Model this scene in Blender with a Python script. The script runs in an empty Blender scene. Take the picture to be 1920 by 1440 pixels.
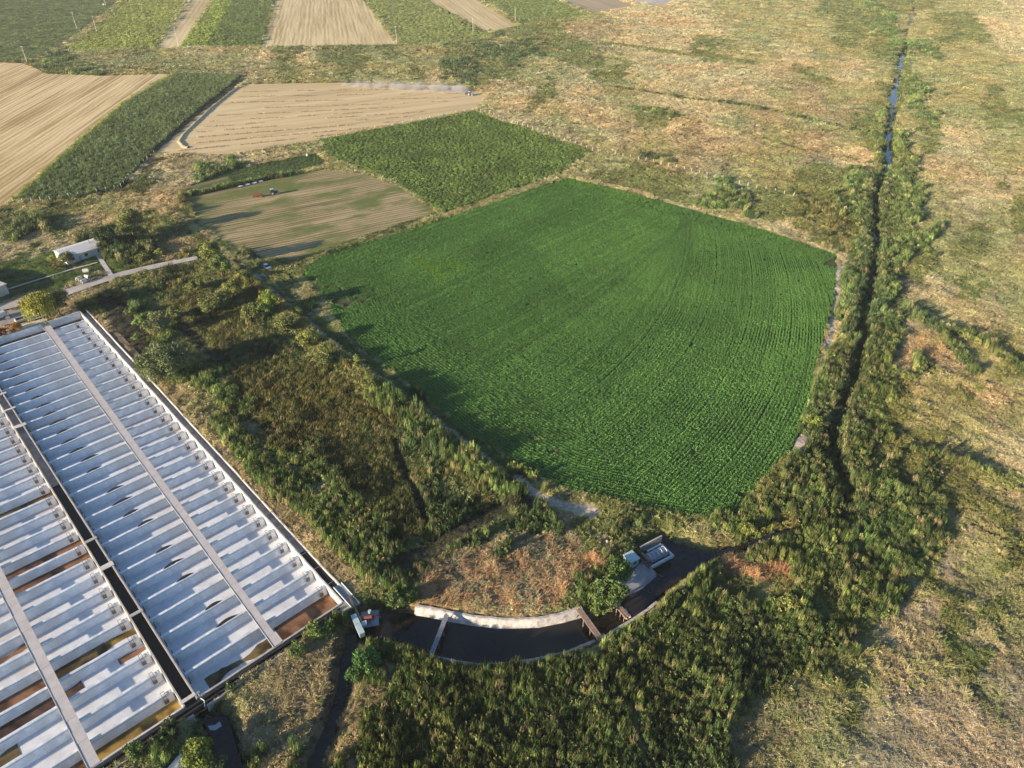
import bpy, math, random
import numpy as np
random.seed(7); RNG = np.random.default_rng(7)
C = bpy.context.scene.collection
sc = bpy.context.scene
R = math.radians
# ------------------------------------------------------------------ camera, sky, sun, exposure
CAMH, PITCH, FPX = 110.0, R(34.8), 1331.0
cam = bpy.data.objects.new("camera", bpy.data.cameras.new("camera")); C.objects.link(cam)
cam.location = (0, 0, CAMH); cam.rotation_euler = (R(90) - PITCH, 0, 0)
cam.data.sensor_width = 36; cam.data.lens = FPX / 1920 * 36
cam.data.clip_start = 1; cam.data.clip_end = 20000
sc.camera = cam
SUN_EL, SUN_AZ = R(13.5), R(56.3 + 180)        # azimuth of the sun, clockwise from +Y
w = bpy.data.worlds.new("World"); sc.world = w; w.use_nodes = True
nt = w.node_tree; bg = nt.nodes["Background"]
sky = nt.nodes.new("ShaderNodeTexSky"); sky.sky_type = 'NISHITA'; sky.sun_disc = False
sky.sun_elevation = SUN_EL; sky.sun_rotation = SUN_AZ
sky.altitude = 100; sky.air_density = 1.0; sky.dust_density = 0.4; sky.ozone_density = 3.0
nt.links.new(sky.outputs[0], bg.inputs[0]); bg.inputs[1].default_value = 0.085
sun = bpy.data.objects.new("sun", bpy.data.lights.new("sun", 'SUN')); C.objects.link(sun)
sun.data.energy = 5.0; sun.data.angle = R(0.5); sun.data.color = (1.0, 0.80, 0.58)
sun.rotation_euler = (R(90) - SUN_EL, 0, -(SUN_AZ - R(180)))
sun.location = (-100, -80, 150)
sc.view_settings.view_transform = 'Standard'; sc.view_settings.look = 'None'
sc.view_settings.exposure = 1.2; sc.view_settings.gamma = 1
sc.cycles.max_bounces = 5; sc.cycles.diffuse_bounces = 3; sc.cycles.transparent_max_bounces = 6
sc.cycles.volume_bounces = 0

# ------------------------------------------------------------------ helpers
def P(x, y, z=0.0):
    """where the photo's pixel lies on the level z"""
    u = (x - 960) / FPX; v = (y - 720) / FPX
    dy = math.cos(PITCH) - v * math.sin(PITCH); dz = -math.sin(PITCH) - v * math.cos(PITCH)
    t = (z - CAMH) / dz
    return (u * t, dy * t)
def PIX(x, y):
    d = y * math.cos(PITCH) + CAMH * math.sin(PITCH)
    d = np.maximum(d, 5.0)
    v = (CAMH * math.cos(PITCH) - y * math.sin(PITCH)) / d
    return 960 + FPX * x / d, 720 + FPX * v
def rise(px, py_base, py_top):
    """height of something upright at that base whose top shows at py_top"""
    x, y = P(px, py_base); v = (py_top - 720) / FPX
    k = math.tan(PITCH + math.atan(v)); return max(0.5, CAMH - y * k)
def hsh(ix, iy, seed):
    n = (ix.astype(np.int64) * 374761393 + iy.astype(np.int64) * 668265263 + seed * 974711) & 0x7fffffff
    n = ((n ^ (n >> 13)) * 1274126177) & 0x7fffffff
    return ((n ^ (n >> 16)) & 0xffff) / 65535.0
def noise(x, y, s, seed=0):
    x = x / s; y = y / s
    ix = np.floor(x); iy = np.floor(y); fx = x - ix; fy = y - iy
    fx = fx * fx * (3 - 2 * fx); fy = fy * fy * (3 - 2 * fy)
    a = hsh(ix, iy, seed); b = hsh(ix + 1, iy, seed); c = hsh(ix, iy + 1, seed); d = hsh(ix + 1, iy + 1, seed)
    return (a + (b - a) * fx) * (1 - fy) + (c + (d - c) * fx) * fy
def fbm(x, y, s, seed=0, o=4):
    t = 0; a = 1; n = 0
    for k in range(o):
        t = t + a * noise(x + 31.7 * k, y - 17.3 * k, s / 2 ** k, seed + k); n += a; a *= 0.5
    return t / n
def inpoly(x, y, poly):
    r = np.zeros(x.shape, bool); n = len(poly)
    for i in range(n):
        x1, y1 = poly[i]; x2, y2 = poly[(i + 1) % n]
        if y1 == y2: continue
        c = ((y1 > y) != (y2 > y)) & (x < (x2 - x1) * (y - y1) / (y2 - y1) + x1)
        r ^= c
    return r
def dline(x, y, pts, closed=False):
    d = np.full(x.shape, 1e9); n = len(pts)
    for i in range(n if closed else n - 1):
        ax, ay = pts[i]; bx, by = pts[(i + 1) % n]
        L = (bx - ax) ** 2 + (by - ay) ** 2 + 1e-9
        t = np.clip(((x - ax) * (bx - ax) + (y - ay) * (by - ay)) / L, 0, 1)
        d = np.minimum(d, np.hypot(x - ax - t * (bx - ax), y - ay - t * (by - ay)))
    return d
def PL(s, z=0.0):
    """'x,y x,y' in photo pixels -> points on the ground"""
    return [P(*map(float, q.split(',')), z) for q in s.split()]
def smooth(x, a, b):
    t = np.clip((x - a) / (b - a), 0, 1); return t * t * (3 - 2 * t)

def mat(name, col=(.5, .5, .5), rough=.8, metal=0, var=None, scale=1.0, bump=0, bscale=None, spec=.3, stretch=None, rot=0, var2=None, coord='Object', detail=6):
    m = bpy.data.materials.new(name); m.use_nodes = True; n = m.node_tree; b = n.nodes["Principled BSDF"]
    b.inputs["Base Color"].default_value = (*col, 1); b.inputs["Roughness"].default_value = rough
    b.inputs["Metallic"].default_value = metal; b.inputs["Specular IOR Level"].default_value = spec
    vec = None
    if var or bump:
        tc = n.nodes.new("ShaderNodeTexCoord"); mp = n.nodes.new("ShaderNodeMapping")
        mp.inputs["Rotation"].default_value = (0, 0, rot)
        if stretch: mp.inputs["Scale"].default_value = stretch
        n.links.new(tc.outputs[coord], mp.inputs[0]); vec = mp.outputs[0]
    if var:
        t = n.nodes.new("ShaderNodeTexNoise"); t.inputs["Scale"].default_value = scale; t.inputs["Detail"].default_value = detail
        t.inputs["Roughness"].default_value = .62
        n.links.new(vec, t.inputs["Vector"])
        r = n.nodes.new("ShaderNodeValToRGB"); r.color_ramp.elements[0].position = .36; r.color_ramp.elements[1].position = .64
        r.color_ramp.elements[0].color = (*var, 1); r.color_ramp.elements[1].color = (*col, 1)
        n.links.new(t.outputs[0], r.inputs[0]); out = r.outputs[0]
        if var2:
            t2 = n.nodes.new("ShaderNodeTexNoise"); t2.inputs["Scale"].default_value = scale * .13; t2.inputs["Detail"].default_value = 5
            tc2 = n.nodes.new("ShaderNodeTexCoord"); n.links.new(tc2.outputs[coord], t2.inputs["Vector"])
            r2 = n.nodes.new("ShaderNodeValToRGB"); r2.color_ramp.elements[0].position = .5; r2.color_ramp.elements[1].position = .68
            n.links.new(t2.outputs[0], r2.inputs[0])
            mx = n.nodes.new("ShaderNodeMix"); mx.data_type = 'RGBA'
            n.links.new(r2.outputs[0], mx.inputs[0]); n.links.new(out, mx.inputs[6]); mx.inputs[7].default_value = (*var2, 1); out = mx.outputs[2]
        n.links.new(out, b.inputs["Base Color"])
    if bump:
        t3 = n.nodes.new("ShaderNodeTexNoise"); t3.inputs["Scale"].default_value = bscale or scale; t3.inputs["Detail"].default_value = 5
        n.links.new(vec, t3.inputs["Vector"])
        bp = n.nodes.new("ShaderNodeBump"); bp.inputs["Strength"].default_value = 1; bp.inputs["Distance"].default_value = bump
        n.links.new(t3.outputs[0], bp.inputs["Height"]); n.links.new(bp.outputs[0], b.inputs["Normal"])
    return m
def link(o, m=None, parent=None):
    C.objects.link(o)
    if m: o.data.materials.append(m)
    if parent: o.parent = parent
    return o
def tag(o, label=None, cat=None, group=None, kind=None):
    for k, v in (("label", label), ("category", cat), ("group", group), ("kind", kind)):
        if v: o[k] = v
    return o
def empty(name, loc, rz=0, **kw):
    o = bpy.data.objects.new(name, None); C.objects.link(o); o.location = loc; o.rotation_euler = (0, 0, rz)
    return tag(o, **kw)
class MB:
    """collects boxes, tubes and sheets into one mesh"""
    def __init__(s): s.v = []; s.f = []
    def add(s, v, f):
        n = len(s.v); s.v += [tuple(q) for q in v]; s.f += [tuple(i + n for i in q) for q in f]; return s
    def box(s, c, d, rz=0, top=1.0, topy=None, rx=0):
        topy = top if topy is None else topy; v = []
        for z, kx, ky in ((-.5, 1, 1), (.5, top, topy)):
            for x, y in ((-.5, -.5), (.5, -.5), (.5, .5), (-.5, .5)):
                a, b, e = x * d[0] * kx, y * d[1] * ky, z * d[2]
                if rx: b, e = b * math.cos(rx) - e * math.sin(rx), b * math.sin(rx) + e * math.cos(rx)
                v.append((c[0] + a * math.cos(rz) - b * math.sin(rz), c[1] + a * math.sin(rz) + b * math.cos(rz), c[2] + e))
        return s.add(v, [(3, 2, 1, 0), (4, 5, 6, 7), (0, 1, 5, 4), (1, 2, 6, 5), (2, 3, 7, 6), (3, 0, 4, 7)])
    def bar(s, a, b, w, h):
        """box from point a to point b"""
        a = np.array(a, float); b = np.array(b, float); d = b - a; L = np.linalg.norm(d); d /= L
        up = np.array((0, 0, 1.)) if abs(d[2]) < .95 else np.array((1., 0, 0))
        r = np.cross(d, up); r /= np.linalg.norm(r); u = np.cross(r, d); v = []
        for e in (a, b):
            for i, j in ((-1, -1), (1, -1), (1, 1), (-1, 1)): v.append(e + r * i * w / 2 + u * j * h / 2)
        return s.add(v, [(3, 2, 1, 0), (4, 5, 6, 7), (0, 1, 5, 4), (1, 2, 6, 5), (2, 3, 7, 6), (3, 0, 4, 7)])
    def tube(s, pts, r, n=8, cap=True):
        pts = [np.array(p, float) for p in pts]; rr = r if isinstance(r, (list, tuple)) else [r] * len(pts); v = []; f = []
        for i, p in enumerate(pts):
            d = pts[min(i + 1, len(pts) - 1)] - pts[max(i - 1, 0)]; d /= np.linalg.norm(d) + 1e-9
            up = np.array((0, 0, 1.)) if abs(d[2]) < .9 else np.array((1., 0, 0))
            a = np.cross(d, up); a /= np.linalg.norm(a); b = np.cross(d, a)
            for k in range(n):
                t = 2 * math.pi * k / n; v.append(p + (a * math.cos(t) + b * math.sin(t)) * rr[i])
        for i in range(len(pts) - 1):
            for k in range(n): f.append((i * n + k, i * n + (k + 1) % n, (i + 1) * n + (k + 1) % n, (i + 1) * n + k))
        if cap: f.append(tuple(range(n))[::-1]); f.append(tuple((len(pts) - 1) * n + k for k in range(n)))
        return s.add(v, f)
    def prism(s, poly, z0, z1):
        n = len(poly); v = [(x, y, z0) for x, y in poly] + [(x, y, z1) for x, y in poly]
        return s.add(v, [tuple(range(n))[::-1], tuple(range(n, 2 * n))] + [(i, (i + 1) % n, (i + 1) % n + n, i + n) for i in range(n)])
    def build(s, name, m, parent=None, smooth_=False, bevel=0):
        me = bpy.data.meshes.new(name); me.from_pydata([tuple(map(float, q)) for q in s.v], [], s.f); me.validate()
        o = bpy.data.objects.new(name, me); link(o, m, parent)
        if smooth_: me.polygons.foreach_set("use_smooth", [True] * len(me.polygons))
        if bevel:
            b = o.modifiers.new("bevel", 'BEVEL'); b.width = bevel; b.segments = 2; b.limit_method = 'ANGLE'
        return o
def thing(o, label, cat, group=None): return tag(o, label, cat, group)
ORD = "first second third fourth fifth sixth seventh eighth ninth tenth eleventh twelfth thirteenth fourteenth fifteenth sixteenth seventeenth eighteenth nineteenth twentieth twenty-first twenty-second twenty-third twenty-fourth twenty-fifth twenty-sixth twenty-seventh twenty-eighth twenty-ninth thirtieth thirty-first thirty-second".split()

# ------------------------------------------------------------------ the lie of the land (one character per 40 px of the photo)
LAND = """
............................tttttyyyyyoogoooyyyt
........................ooobbtttttyyyyyoogyyoott
..oyyyoyytyttotooyoyyodddoooytttooyyttyyyoggyyyt
oogggyyyyyytyoyyoyyotdooytytotttttttboottyoyyyyy
......................tttottyyttttttybbyyogyyyoy
.......................tttyttyotttybbyybogygyyoo
.........................ybytbytbttbybbyogyottyy
......ktbttttt..............yyyybbyyybbttogtttyy
.....kkttgggdgg...........yoooooyyyyyooogggytbtt
yyooyyttkgg..................ooooggookkddggybtto
odoyttoooyk........................ttookdggyybyo
ttttdddobot........................yyookddggyoyb
mmmmmmobooodoo........................ydgoooyyyy
mmmbboodkookoo........................ydgobbtoyy
bbbbkkgookkkoog.......................ydgooytyby
bbbbbbggokkkkoo.......................yddgtbyoyy
.....bggookkkkooo....................oyddgorbyyo
.......ogggkkkkkooo..................oyddggobyyo
........bygkkkkkooodo................yddggoyyoby
.........bygkkkkkkkdooo..............rydgooyyyby
..........bbokkkkkkddooo.............rodggooyytt
..........bbygdkkkkodooo............oodggoobbytt
...........bbygdkkkkdkkog..........ooddgggodoobb
............bbygdkkkdokood....oyyggddddggggdooyb
.............bbygdkkddooddboodooygggogdddggdyyoy
..............bbgdkoodddbbbobooy.yydgggoggddypyo
...............bbgdkorrbrbrrgg..ggrrrggdgggopyyo
...............bbogorrbrbrrgg...gooyogddgoyoypyy
................ooobrrbrbrog...gggdgdgogdgppoyoy
..............gg............ggggddddgddgopbboby.
...........oobbb.ggg........ggdggddddgddypbboobb
.........ddbbbbb.gbggdggdgdgggdddddddgdoybpyyopp
........dd..bbbb.bgdgdggggdgddgddddooyyyybpppbyp
.......dd..bbbb.bgdggdgdgdgddgddddoyybyopppppppp
......od.g.bbb..bgdggdddgddggdddddybbyyypppppppp
......ogg.gdbbddbgdggdddgdddgdddddbbyyyppppppppp
""".strip().split("\n")  # k and some d cells put shade into the land's colour
LAND = [(r + "y" * 48)[:48] for r in LAND]
KINDS = "tbyogdkpr.xem"
MAPA = np.array([[KINDS.index(c) for c in r] for r in LAND])
MAPA[MAPA == 9] = 2
#        ground colour (wild kinds darkened for shade between clumps)        clump tints                                   height
TYPES = {
 't': ((.41, .335, .185), ((.64, .53, .31), (.52, .44, .24), (.58, .51, .28)), .55),
 'b': ((.29, .22, .13), ((.48, .395, .23), (.33, .28, .14), (.52, .44, .25)), .7),
 'y': ((.28, .26, .12), ((.41, .40, .18), (.31, .325, .13), (.48, .44, .22)), .75),
 'o': ((.12, .125, .053), ((.22, .25, .085), (.16, .20, .065), (.33, .315, .125)), 1.15),
 'g': ((.036, .043, .019), ((.12, .185, .053), (.085, .135, .042), (.21, .255, .085)), 2.3),
 'd': ((.020, .028, .015), ((.058, .092, .033), (.084, .128, .045), (.155, .185, .066)), 2.6),
 'k': ((.034, .038, .018), ((.12, .14, .044), (.07, .097, .031), (.19, .17, .060)), 1.6),
 'p': ((.40, .33, .215), ((.54, .45, .29), (.44, .36, .22), (.60, .51, .33)), .42),
 'r': ((.21, .14, .085), ((.60, .37, .20), (.42, .26, .14), (.52, .37, .21)), 1.0),
 'x': ((.46, .40, .32), ((.4, .36, .2),) * 3, .2),
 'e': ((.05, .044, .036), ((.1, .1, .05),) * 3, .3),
 'm': ((.13, .16, .055), ((.14, .20, .05), (.20, .24, .07), (.10, .16, .04)), .35),
}
# strokes over the land: polyline in pixels, width in metres, kind
STROKES = [
 ("893,208 1120,287 1280,325 1330,335", 1.6, 't'),
 ("1060,333 1160,352 1300,392 1430,428 1580,478 1580,560 1545,700", 3.0, 't'),
 ("1575,500 1566,570 1552,660 1545,700", 1.7, 'x'), ("1545,700 1528,760 1510,810 1492,845", 2.6, 'x'),
 ("320,385 370,420 420,462 470,505 520,545 575,590 640,645 700,692 760,742 820,785 880,830 935,872", 3.4, 'm'),
 ("330,395 420,466 500,535 600,622 700,698 800,772 880,834 940,882 990,915", .9, 'x'),
 ("345,395 435,462 470,492 500,520 560,575", .7, 'x'),
 ("470,492 540,500 600,480 830,410", 2.0, 'o'),
 ("480,515 500,535 512,560", .7, 'x'), ("545,520 560,560 600,590", .6, 'x'), ("575,520 590,560 640,600", .6, 'x'),
 ("970,900 1010,930 1050,945 1110,960", 2.8, 'x'), ("1000,925 1080,952", 1.8, 'x'),
 ("1110,935 1160,945 1230,955 1320,975", 2.2, 'o'),
 ("290,290 430,292 600,262", 2.0, 'b'), ("455,150 375,207 292,285", 5.5, 'e'),  # dark strip along the maize paints the shadow of its edge
 ("225,0 190,32 140,72 100,98 70,116", 3.0, 'b'), ("70,116 52,128 20,160 0,175", 3.0, 'y'),
 ("60,118 110,108 290,100", 4.0, 'o'), ("90,130 200,126 320,134", 4.0, 'o'),
 ("985,50 960,68 880,80 748,88 600,92", 5.0, 'o'), ("985,50 1110,35", 4.0, 'o'),
 ("560,95 480,120 450,148", 4.0, 'b'),
 ("1045,88 1150,84 1280,104 1410,118", 9.0, 'o'),
 ("1150,165 1280,185 1400,200 1510,226 1600,246 1652,262", 1.6, 'd'), ("1150,160 1280,180 1400,195 1510,220", 3, 'y'),
 ("1060,170 1160,200 1280,222 1400,252 1480,275 1600,300", 1.4, 'o'),
 ("1200,205 1270,218", 7.0, 'g'), ("1200,290 1255,305", 3.0, 'd'),
 ("1325,372 1420,366 1485,378 1495,400 1470,405 1350,378", 1.2, 'o'),
 ("1430,422 1470,428 1510,445", 5.0, 't'),
 ("1700,585 1760,620 1830,700", 2.0, 'd'), ("1780,620 1850,650 1920,700", 2.0, 'd'), ("1620,850 1700,840 1800,870 1920,905", 2.6, 'o'), ("1700,845 1800,873 1870,893", 1.2, 'd'),
 ("1700,860 1800,885 1920,925", 2.0, 'o'), ("1820,985 1870,1010 1920,1035", 1.2, 'e'), ("1700,640 1770,690 1850,760", 2.5, 'b'),

 ("1640,640 1700,650 1690,690", 4.0, 'b'), ("1700,530 1760,570", 3.5, 't'), ("1790,580 1850,620", 3.5, 'b'),
 ("1210,1440 1180,1330 1140,1290 1200,1220 1260,1160 1350,1060", .8, 'y'),
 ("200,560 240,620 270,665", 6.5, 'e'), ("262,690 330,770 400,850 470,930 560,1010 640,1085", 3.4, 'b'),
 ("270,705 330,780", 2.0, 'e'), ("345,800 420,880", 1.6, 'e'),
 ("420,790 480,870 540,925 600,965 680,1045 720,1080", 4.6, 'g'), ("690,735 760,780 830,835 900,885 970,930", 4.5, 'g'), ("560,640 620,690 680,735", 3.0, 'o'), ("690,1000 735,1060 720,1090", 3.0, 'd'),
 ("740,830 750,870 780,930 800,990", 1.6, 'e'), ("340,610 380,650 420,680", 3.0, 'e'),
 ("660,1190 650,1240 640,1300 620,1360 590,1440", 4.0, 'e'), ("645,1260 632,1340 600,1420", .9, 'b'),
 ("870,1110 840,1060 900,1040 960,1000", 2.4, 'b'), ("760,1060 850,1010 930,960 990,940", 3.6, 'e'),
 ("0,700 1,701", 1, 'e'),
 ("560,470 470,492 410,470", 2.0, 'y'),
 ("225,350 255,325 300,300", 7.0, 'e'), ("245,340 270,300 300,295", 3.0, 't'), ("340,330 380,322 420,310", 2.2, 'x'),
 ("300,372 330,375 320,390 340,410 400,450", 2.0, 'b'),
]
STROKES = [(PL(a), b, KINDS.index(c)) for a, b, c in STROKES]
# the pond compound frame: s runs along its length towards the viewer, t across it
AZ = R(136.5); SD = np.array((math.sin(AZ), math.cos(AZ))); TD = np.array((math.sin(AZ - R(90)), math.cos(AZ - R(90))))
O0 = np.array(P(370, 1310)); TROT = math.atan2(TD[1], TD[0])
def S(s, t, z=None):
    q = O0 + SD * s + TD * t
    return (q[0], q[1]) if z is None else (q[0], q[1], z)
POND = [S(2.0, -60), S(2.0, 29.9), S(-154, 30.9), S(-154, -60)]
POND2 = PL("262,1478 338,1410 350,1440 366,1500 250,1500")
WATER = PL("664,1196 672,1168 700,1152 760,1149 840,1166 930,1179 1010,1177 1085,1161 1104,1150 1135,1152 1160,1142 1170,1120 1205,1103 1232,1080 1205,1050 1206,1026 1240,1006 1262,1018 1290,1026 1333,1038 1390,1021 1450,999 1540,981 1583,972 1585,977 1540,986 1460,1005 1400,1027 1345,1045 1290,1076 1240,1112 1190,1160 1120,1202 1060,1224 1000,1237 900,1247 830,1234 800,1222 740,1198 700,1196", -1.55)
STREAM = PL("660,1190 651,1240 641,1300 622,1360 588,1440 560,1520", -1.5)
POOL = PL("378,1342 425,1342 436,1372 446,1410 456,1440 456,1500 415,1500 412,1440 398,1390", -1.5)
RIVER = PL("1711,-60 1711,0 1712,30 1700,55 1697,90 1686,128 1682,155 1673,200 1668,240 1664,290 1668,306 1646,350 1638,400 1641,450 1638,500 1630,550 1614,600 1616,640 1604,690 1590,740 1570,790 1558,840 1565,890 1585,930 1583,972", -1.3)
def near_water(x, y):
    """distance to open water, negative inside"""
    d = dline(x, y, WATER, True); i = inpoly(x, y, WATER); d = np.where(i, -d, d)
    pool = dline(x, y, POOL, True); j = inpoly(x, y, POOL); d = np.minimum(d, np.where(j, -pool, pool))
    d = np.minimum(d, dline(x, y, STREAM) - .1)
    wob = 1.1 * (noise(x, y, 9, 5) - .4)
    d = np.minimum(d, dline(x, y, RIVER) - np.where(y > 345, .1 + 3.0 * noise(x, y, 16, 5), -.1))
    return d
# ------------------------------------------------------------------ fields (outline in pixels)
FIELDS = {}
def F(name, s): FIELDS[name] = PL(s)
F('far_green_field', "-80,0 -80,-40 240,-40 225,0 192,30 140,70 66,112 0,115 -80,117")
F('yellow_green_field', "232,0 260,-40 372,-40 350,0 290,92 200,96 112,98 150,74 196,32")
F('stubble_strip', "355,0 378,-40 432,-40 398,0 340,89 292,93")
F('bright_green_field', "402,0 434,-40 536,-40 515,0 490,88 338,89")
F('tan_field', "517,0 538,-40 655,-40 681,0 746,85 491,89")
F('striped_green_field', "683,0 658,-40 750,-40 800,0 880,42 925,66 880,79 748,86")
F('pale_stubble_field', "802,0 752,-40 838,-40 895,0 975,50 930,58 890,61")
F('green_field', "897,0 842,-40 970,-40 1045,0 1108,32 985,47")
F('dry_field', "1047,0 972,-40 1070,-40 1160,0 1196,12 1115,27")
F('pale_grey_field', "1164,0 1075,-40 1200,-40 1272,0 1235,13")
F('large_stubble_field', "-160,110 45,119 90,138 200,142 320,138 235,190 140,270 22,376 -40,405 -260,400")
F('corn_field', "327,140 455,143 375,205 290,280 235,345 215,356 130,377 28,376 140,272 237,192")
F('mown_field', "455,158 630,155 870,161 915,180 893,206 760,232 600,262 430,290 300,290 292,286 375,213")
F('leafy_field', "600,263 740,238 890,210 1110,285 1060,318 1020,335 830,400 745,345 690,322 615,295")
F('tilled_field', "345,372 440,350 600,318 680,325 745,348 825,402 680,448 560,490 500,485 430,462 370,412")
F('garden_plot', "345,352 440,318 590,288 610,300 598,314 440,347 350,366")
F('crop_field', "568,505 600,482 700,452 830,412 960,368 1060,334 1160,356 1300,396 1430,431 1570,480 1563,560 1528,700 1520,740 1488,838 1400,938 1385,962 1320,971 1220,957 1100,930 1040,912 960,868 870,808 780,735 700,672 632,610 615,570 585,545")
BARE = PL("556,508 575,520 625,531 645,545 700,546 690,562 660,588 625,566 585,548 556,530")

def in_any_field(x, y):
    r = np.zeros(x.shape, bool)
    for p in FIELDS.values(): r |= inpoly(x, y, p)
    return r
def kind_at(x, y):
    px, py = PIX(x, y)
    n1 = (fbm(px, py * 1.6, 46, 11, 3) - .5) * 1.7; n2 = (fbm(px + 900, py * 1.6, 46, 23, 3) - .5) * 1.7
    j1 = (fbm(x, y, 5, 31, 2) - .5) * .55; j2 = (fbm(x, y, 5, 37, 2) - .5) * .55
    ci = np.clip(np.floor(px / 40 + n1 + j1), 0, 47).astype(int); ri = np.clip(np.floor(py / 40 + n2 + j2), 0, 35).astype(int)
    k = MAPA[ri, ci]
    for pts, wd, kk in STROKES:
        xs = [q[0] for q in pts]; ys = [q[1] for q in pts]; m = wd + 2
        sel = (x > min(xs) - m) & (x < max(xs) + m) & (y > min(ys) - m) & (y < max(ys) + m)
        if not sel.any(): continue
        d = dline(x[sel], y[sel], pts) - wd / 2 * (.65 + .8 * noise(x[sel], y[sel], 4, 71)) - wd * .12
        kk_ = k[sel]; kk_[d < 0] = kk; k[sel] = kk_
    return k
GCOL = np.array([TYPES[c][0] if c in TYPES else (.3, .3, .15) for c in KINDS])
HGT = np.array([TYPES[c][2] if c in TYPES else .5 for c in KINDS])
TINT = np.array([TYPES[c][1] if c in TYPES else ((.3, .3, .15),) * 3 for c in KINDS])

def ground_z(x, y):
    d = near_water(x, y)
    z = (fbm(x, y, 14, 3, 4) - .5) * .9
    z = z + (noise(x, y, 3.4, 8) - .5) * .75 * (y < 420)
    inf = in_any_field(x, y) | inpoly(x, y, BARE)
    z = np.where(inf, -.12, z)
    z = z - 3.0 * (1 - smooth(d, -.6, 3.0))
    pond = inpoly(x, y, POND) | inpoly(x, y, POND2)
    z = np.where(pond, -3.2, z)
    return z

# ground sheet, finer where it is close
def axis(a, b, fine, coarse, lo, hi, far):
    p = list(np.arange(a, b, fine)); q = b
    while q < hi: p.append(q); q += coarse
    p += list(far); q = a - coarse; left = []
    while q > lo: left.append(q); q -= coarse
    return np.array(sorted(left) + p)
gx = axis(-180, 150, .9, 3.2, -760, 760, [800, 900, 1100, 1500, 2500, 5000]); gx = np.concatenate([[-5000, -2500, -1500, -1100, -900, -800], gx])
gy = axis(48, 300, .9, 2.4, 20, 1100, [1120, 1200, 1400, 1800, 2600, 5000, 9000]); gy = np.concatenate([[-400, -150, -50, 0], gy])
X, Y = np.meshgrid(gx, gy); xf, yf = X.ravel(), Y.ravel()
Z = ground_z(xf, yf); KD = kind_at(xf, yf)
edge = np.minimum(1, 1)
col = GCOL[KD].copy()
for sx, sy in ((3, 2), (-2, 4), (1, -4), (-3, -2)):
    f_ = np.maximum(1, yf / 220.0); q = kind_at(xf + sx * f_, yf + sy * f_); q = np.where((KD == KINDS.index('x')) | (q == KINDS.index('x')), KD, q); col += GCOL[q]
col /= 5
nb = fbm(xf, yf, 7, 91, 4)[:, None]; nc = fbm(xf, yf, 1.8, 95, 2)[:, None]
col *= (.62 + .5 * nb + .25 * nc)
dw = near_water(xf, yf)[:, None]
col = np.where(dw < .6, np.array((.05, .045, .035)), col)
def grid_mesh(name, X, Y, Z, col):
    ny, nx = X.shape; me = bpy.data.meshes.new(name)
    co = np.stack([X.ravel(), Y.ravel(), Z.ravel()], 1).astype(np.float32)
    i = np.arange(ny * nx).reshape(ny, nx); q = np.stack([i[:-1, :-1], i[:-1, 1:], i[1:, 1:], i[1:, :-1]], -1).reshape(-1, 4).astype(np.int32)
    me.vertices.add(len(co)); me.vertices.foreach_set("co", co.ravel())
    me.loops.add(q.size); me.loops.foreach_set("vertex_index", q.ravel())
    me.polygons.add(len(q)); me.polygons.foreach_set("loop_start", np.arange(0, q.size, 4, dtype=np.int32)); me.polygons.foreach_set("loop_total", np.full(len(q), 4, np.int32))
    me.polygons.foreach_set("use_smooth", np.ones(len(q), bool)); me.update(calc_edges=True)
    a = me.color_attributes.new("col", 'FLOAT_COLOR', 'POINT'); a.data.foreach_set("color", np.concatenate([np.clip(col, 0, 1), np.ones((len(col), 1))], 1).astype(np.float32).ravel())
    return me
def ground_mat():
    m = bpy.data.materials.new("ground"); m.use_nodes = True; n = m.node_tree; b = n.nodes["Principled BSDF"]
    b.inputs["Roughness"].default_value = .95; b.inputs["Specular IOR Level"].default_value = .1
    a = n.nodes.new("ShaderNodeAttribute"); a.attribute_name = "col"
    tc = n.nodes.new("ShaderNodeTexCoord"); t = n.nodes.new("ShaderNodeTexNoise"); t.inputs["Scale"].default_value = 1.3; t.inputs["Detail"].default_value = 8; t.inputs["Roughness"].default_value = .7
    n.links.new(tc.outputs["Object"], t.inputs["Vector"])
    r = n.nodes.new("ShaderNodeMapRange"); r.inputs[1].default_value = .3; r.inputs[2].default_value = .7; r.inputs[3].default_value = .62; r.inputs[4].default_value = 1.38
    n.links.new(t.outputs[0], r.inputs[0])
    mx = n.nodes.new("ShaderNodeMix"); mx.data_type = 'RGBA'; mx.blend_type = 'MULTIPLY'; mx.inputs[0].default_value = 1
    n.links.new(a.outputs[0], mx.inputs[6]); n.links.new(r.outputs[0], mx.inputs[7]); n.links.new(mx.outputs[2], b.inputs["Base Color"])
    bp = n.nodes.new("ShaderNodeBump"); bp.inputs["Distance"].default_value = .45; bp.inputs["Strength"].default_value = 1
    t2 = n.nodes.new("ShaderNodeTexNoise"); t2.inputs["Scale"].default_value = .8; t2.inputs["Detail"].default_value = 7
    n.links.new(tc.outputs["Object"], t2.inputs["Vector"]); n.links.new(t2.outputs[0], bp.inputs["Height"]); n.links.new(bp.outputs[0], b.inputs["Normal"])
    return m
MG = ground_mat()
g = bpy.data.objects.new("ground", grid_mesh("ground", X, Y, Z.reshape(X.shape), col)); link(g, MG); tag(g, kind='structure')
del X, Y, xf, yf, Z, KD, col

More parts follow.
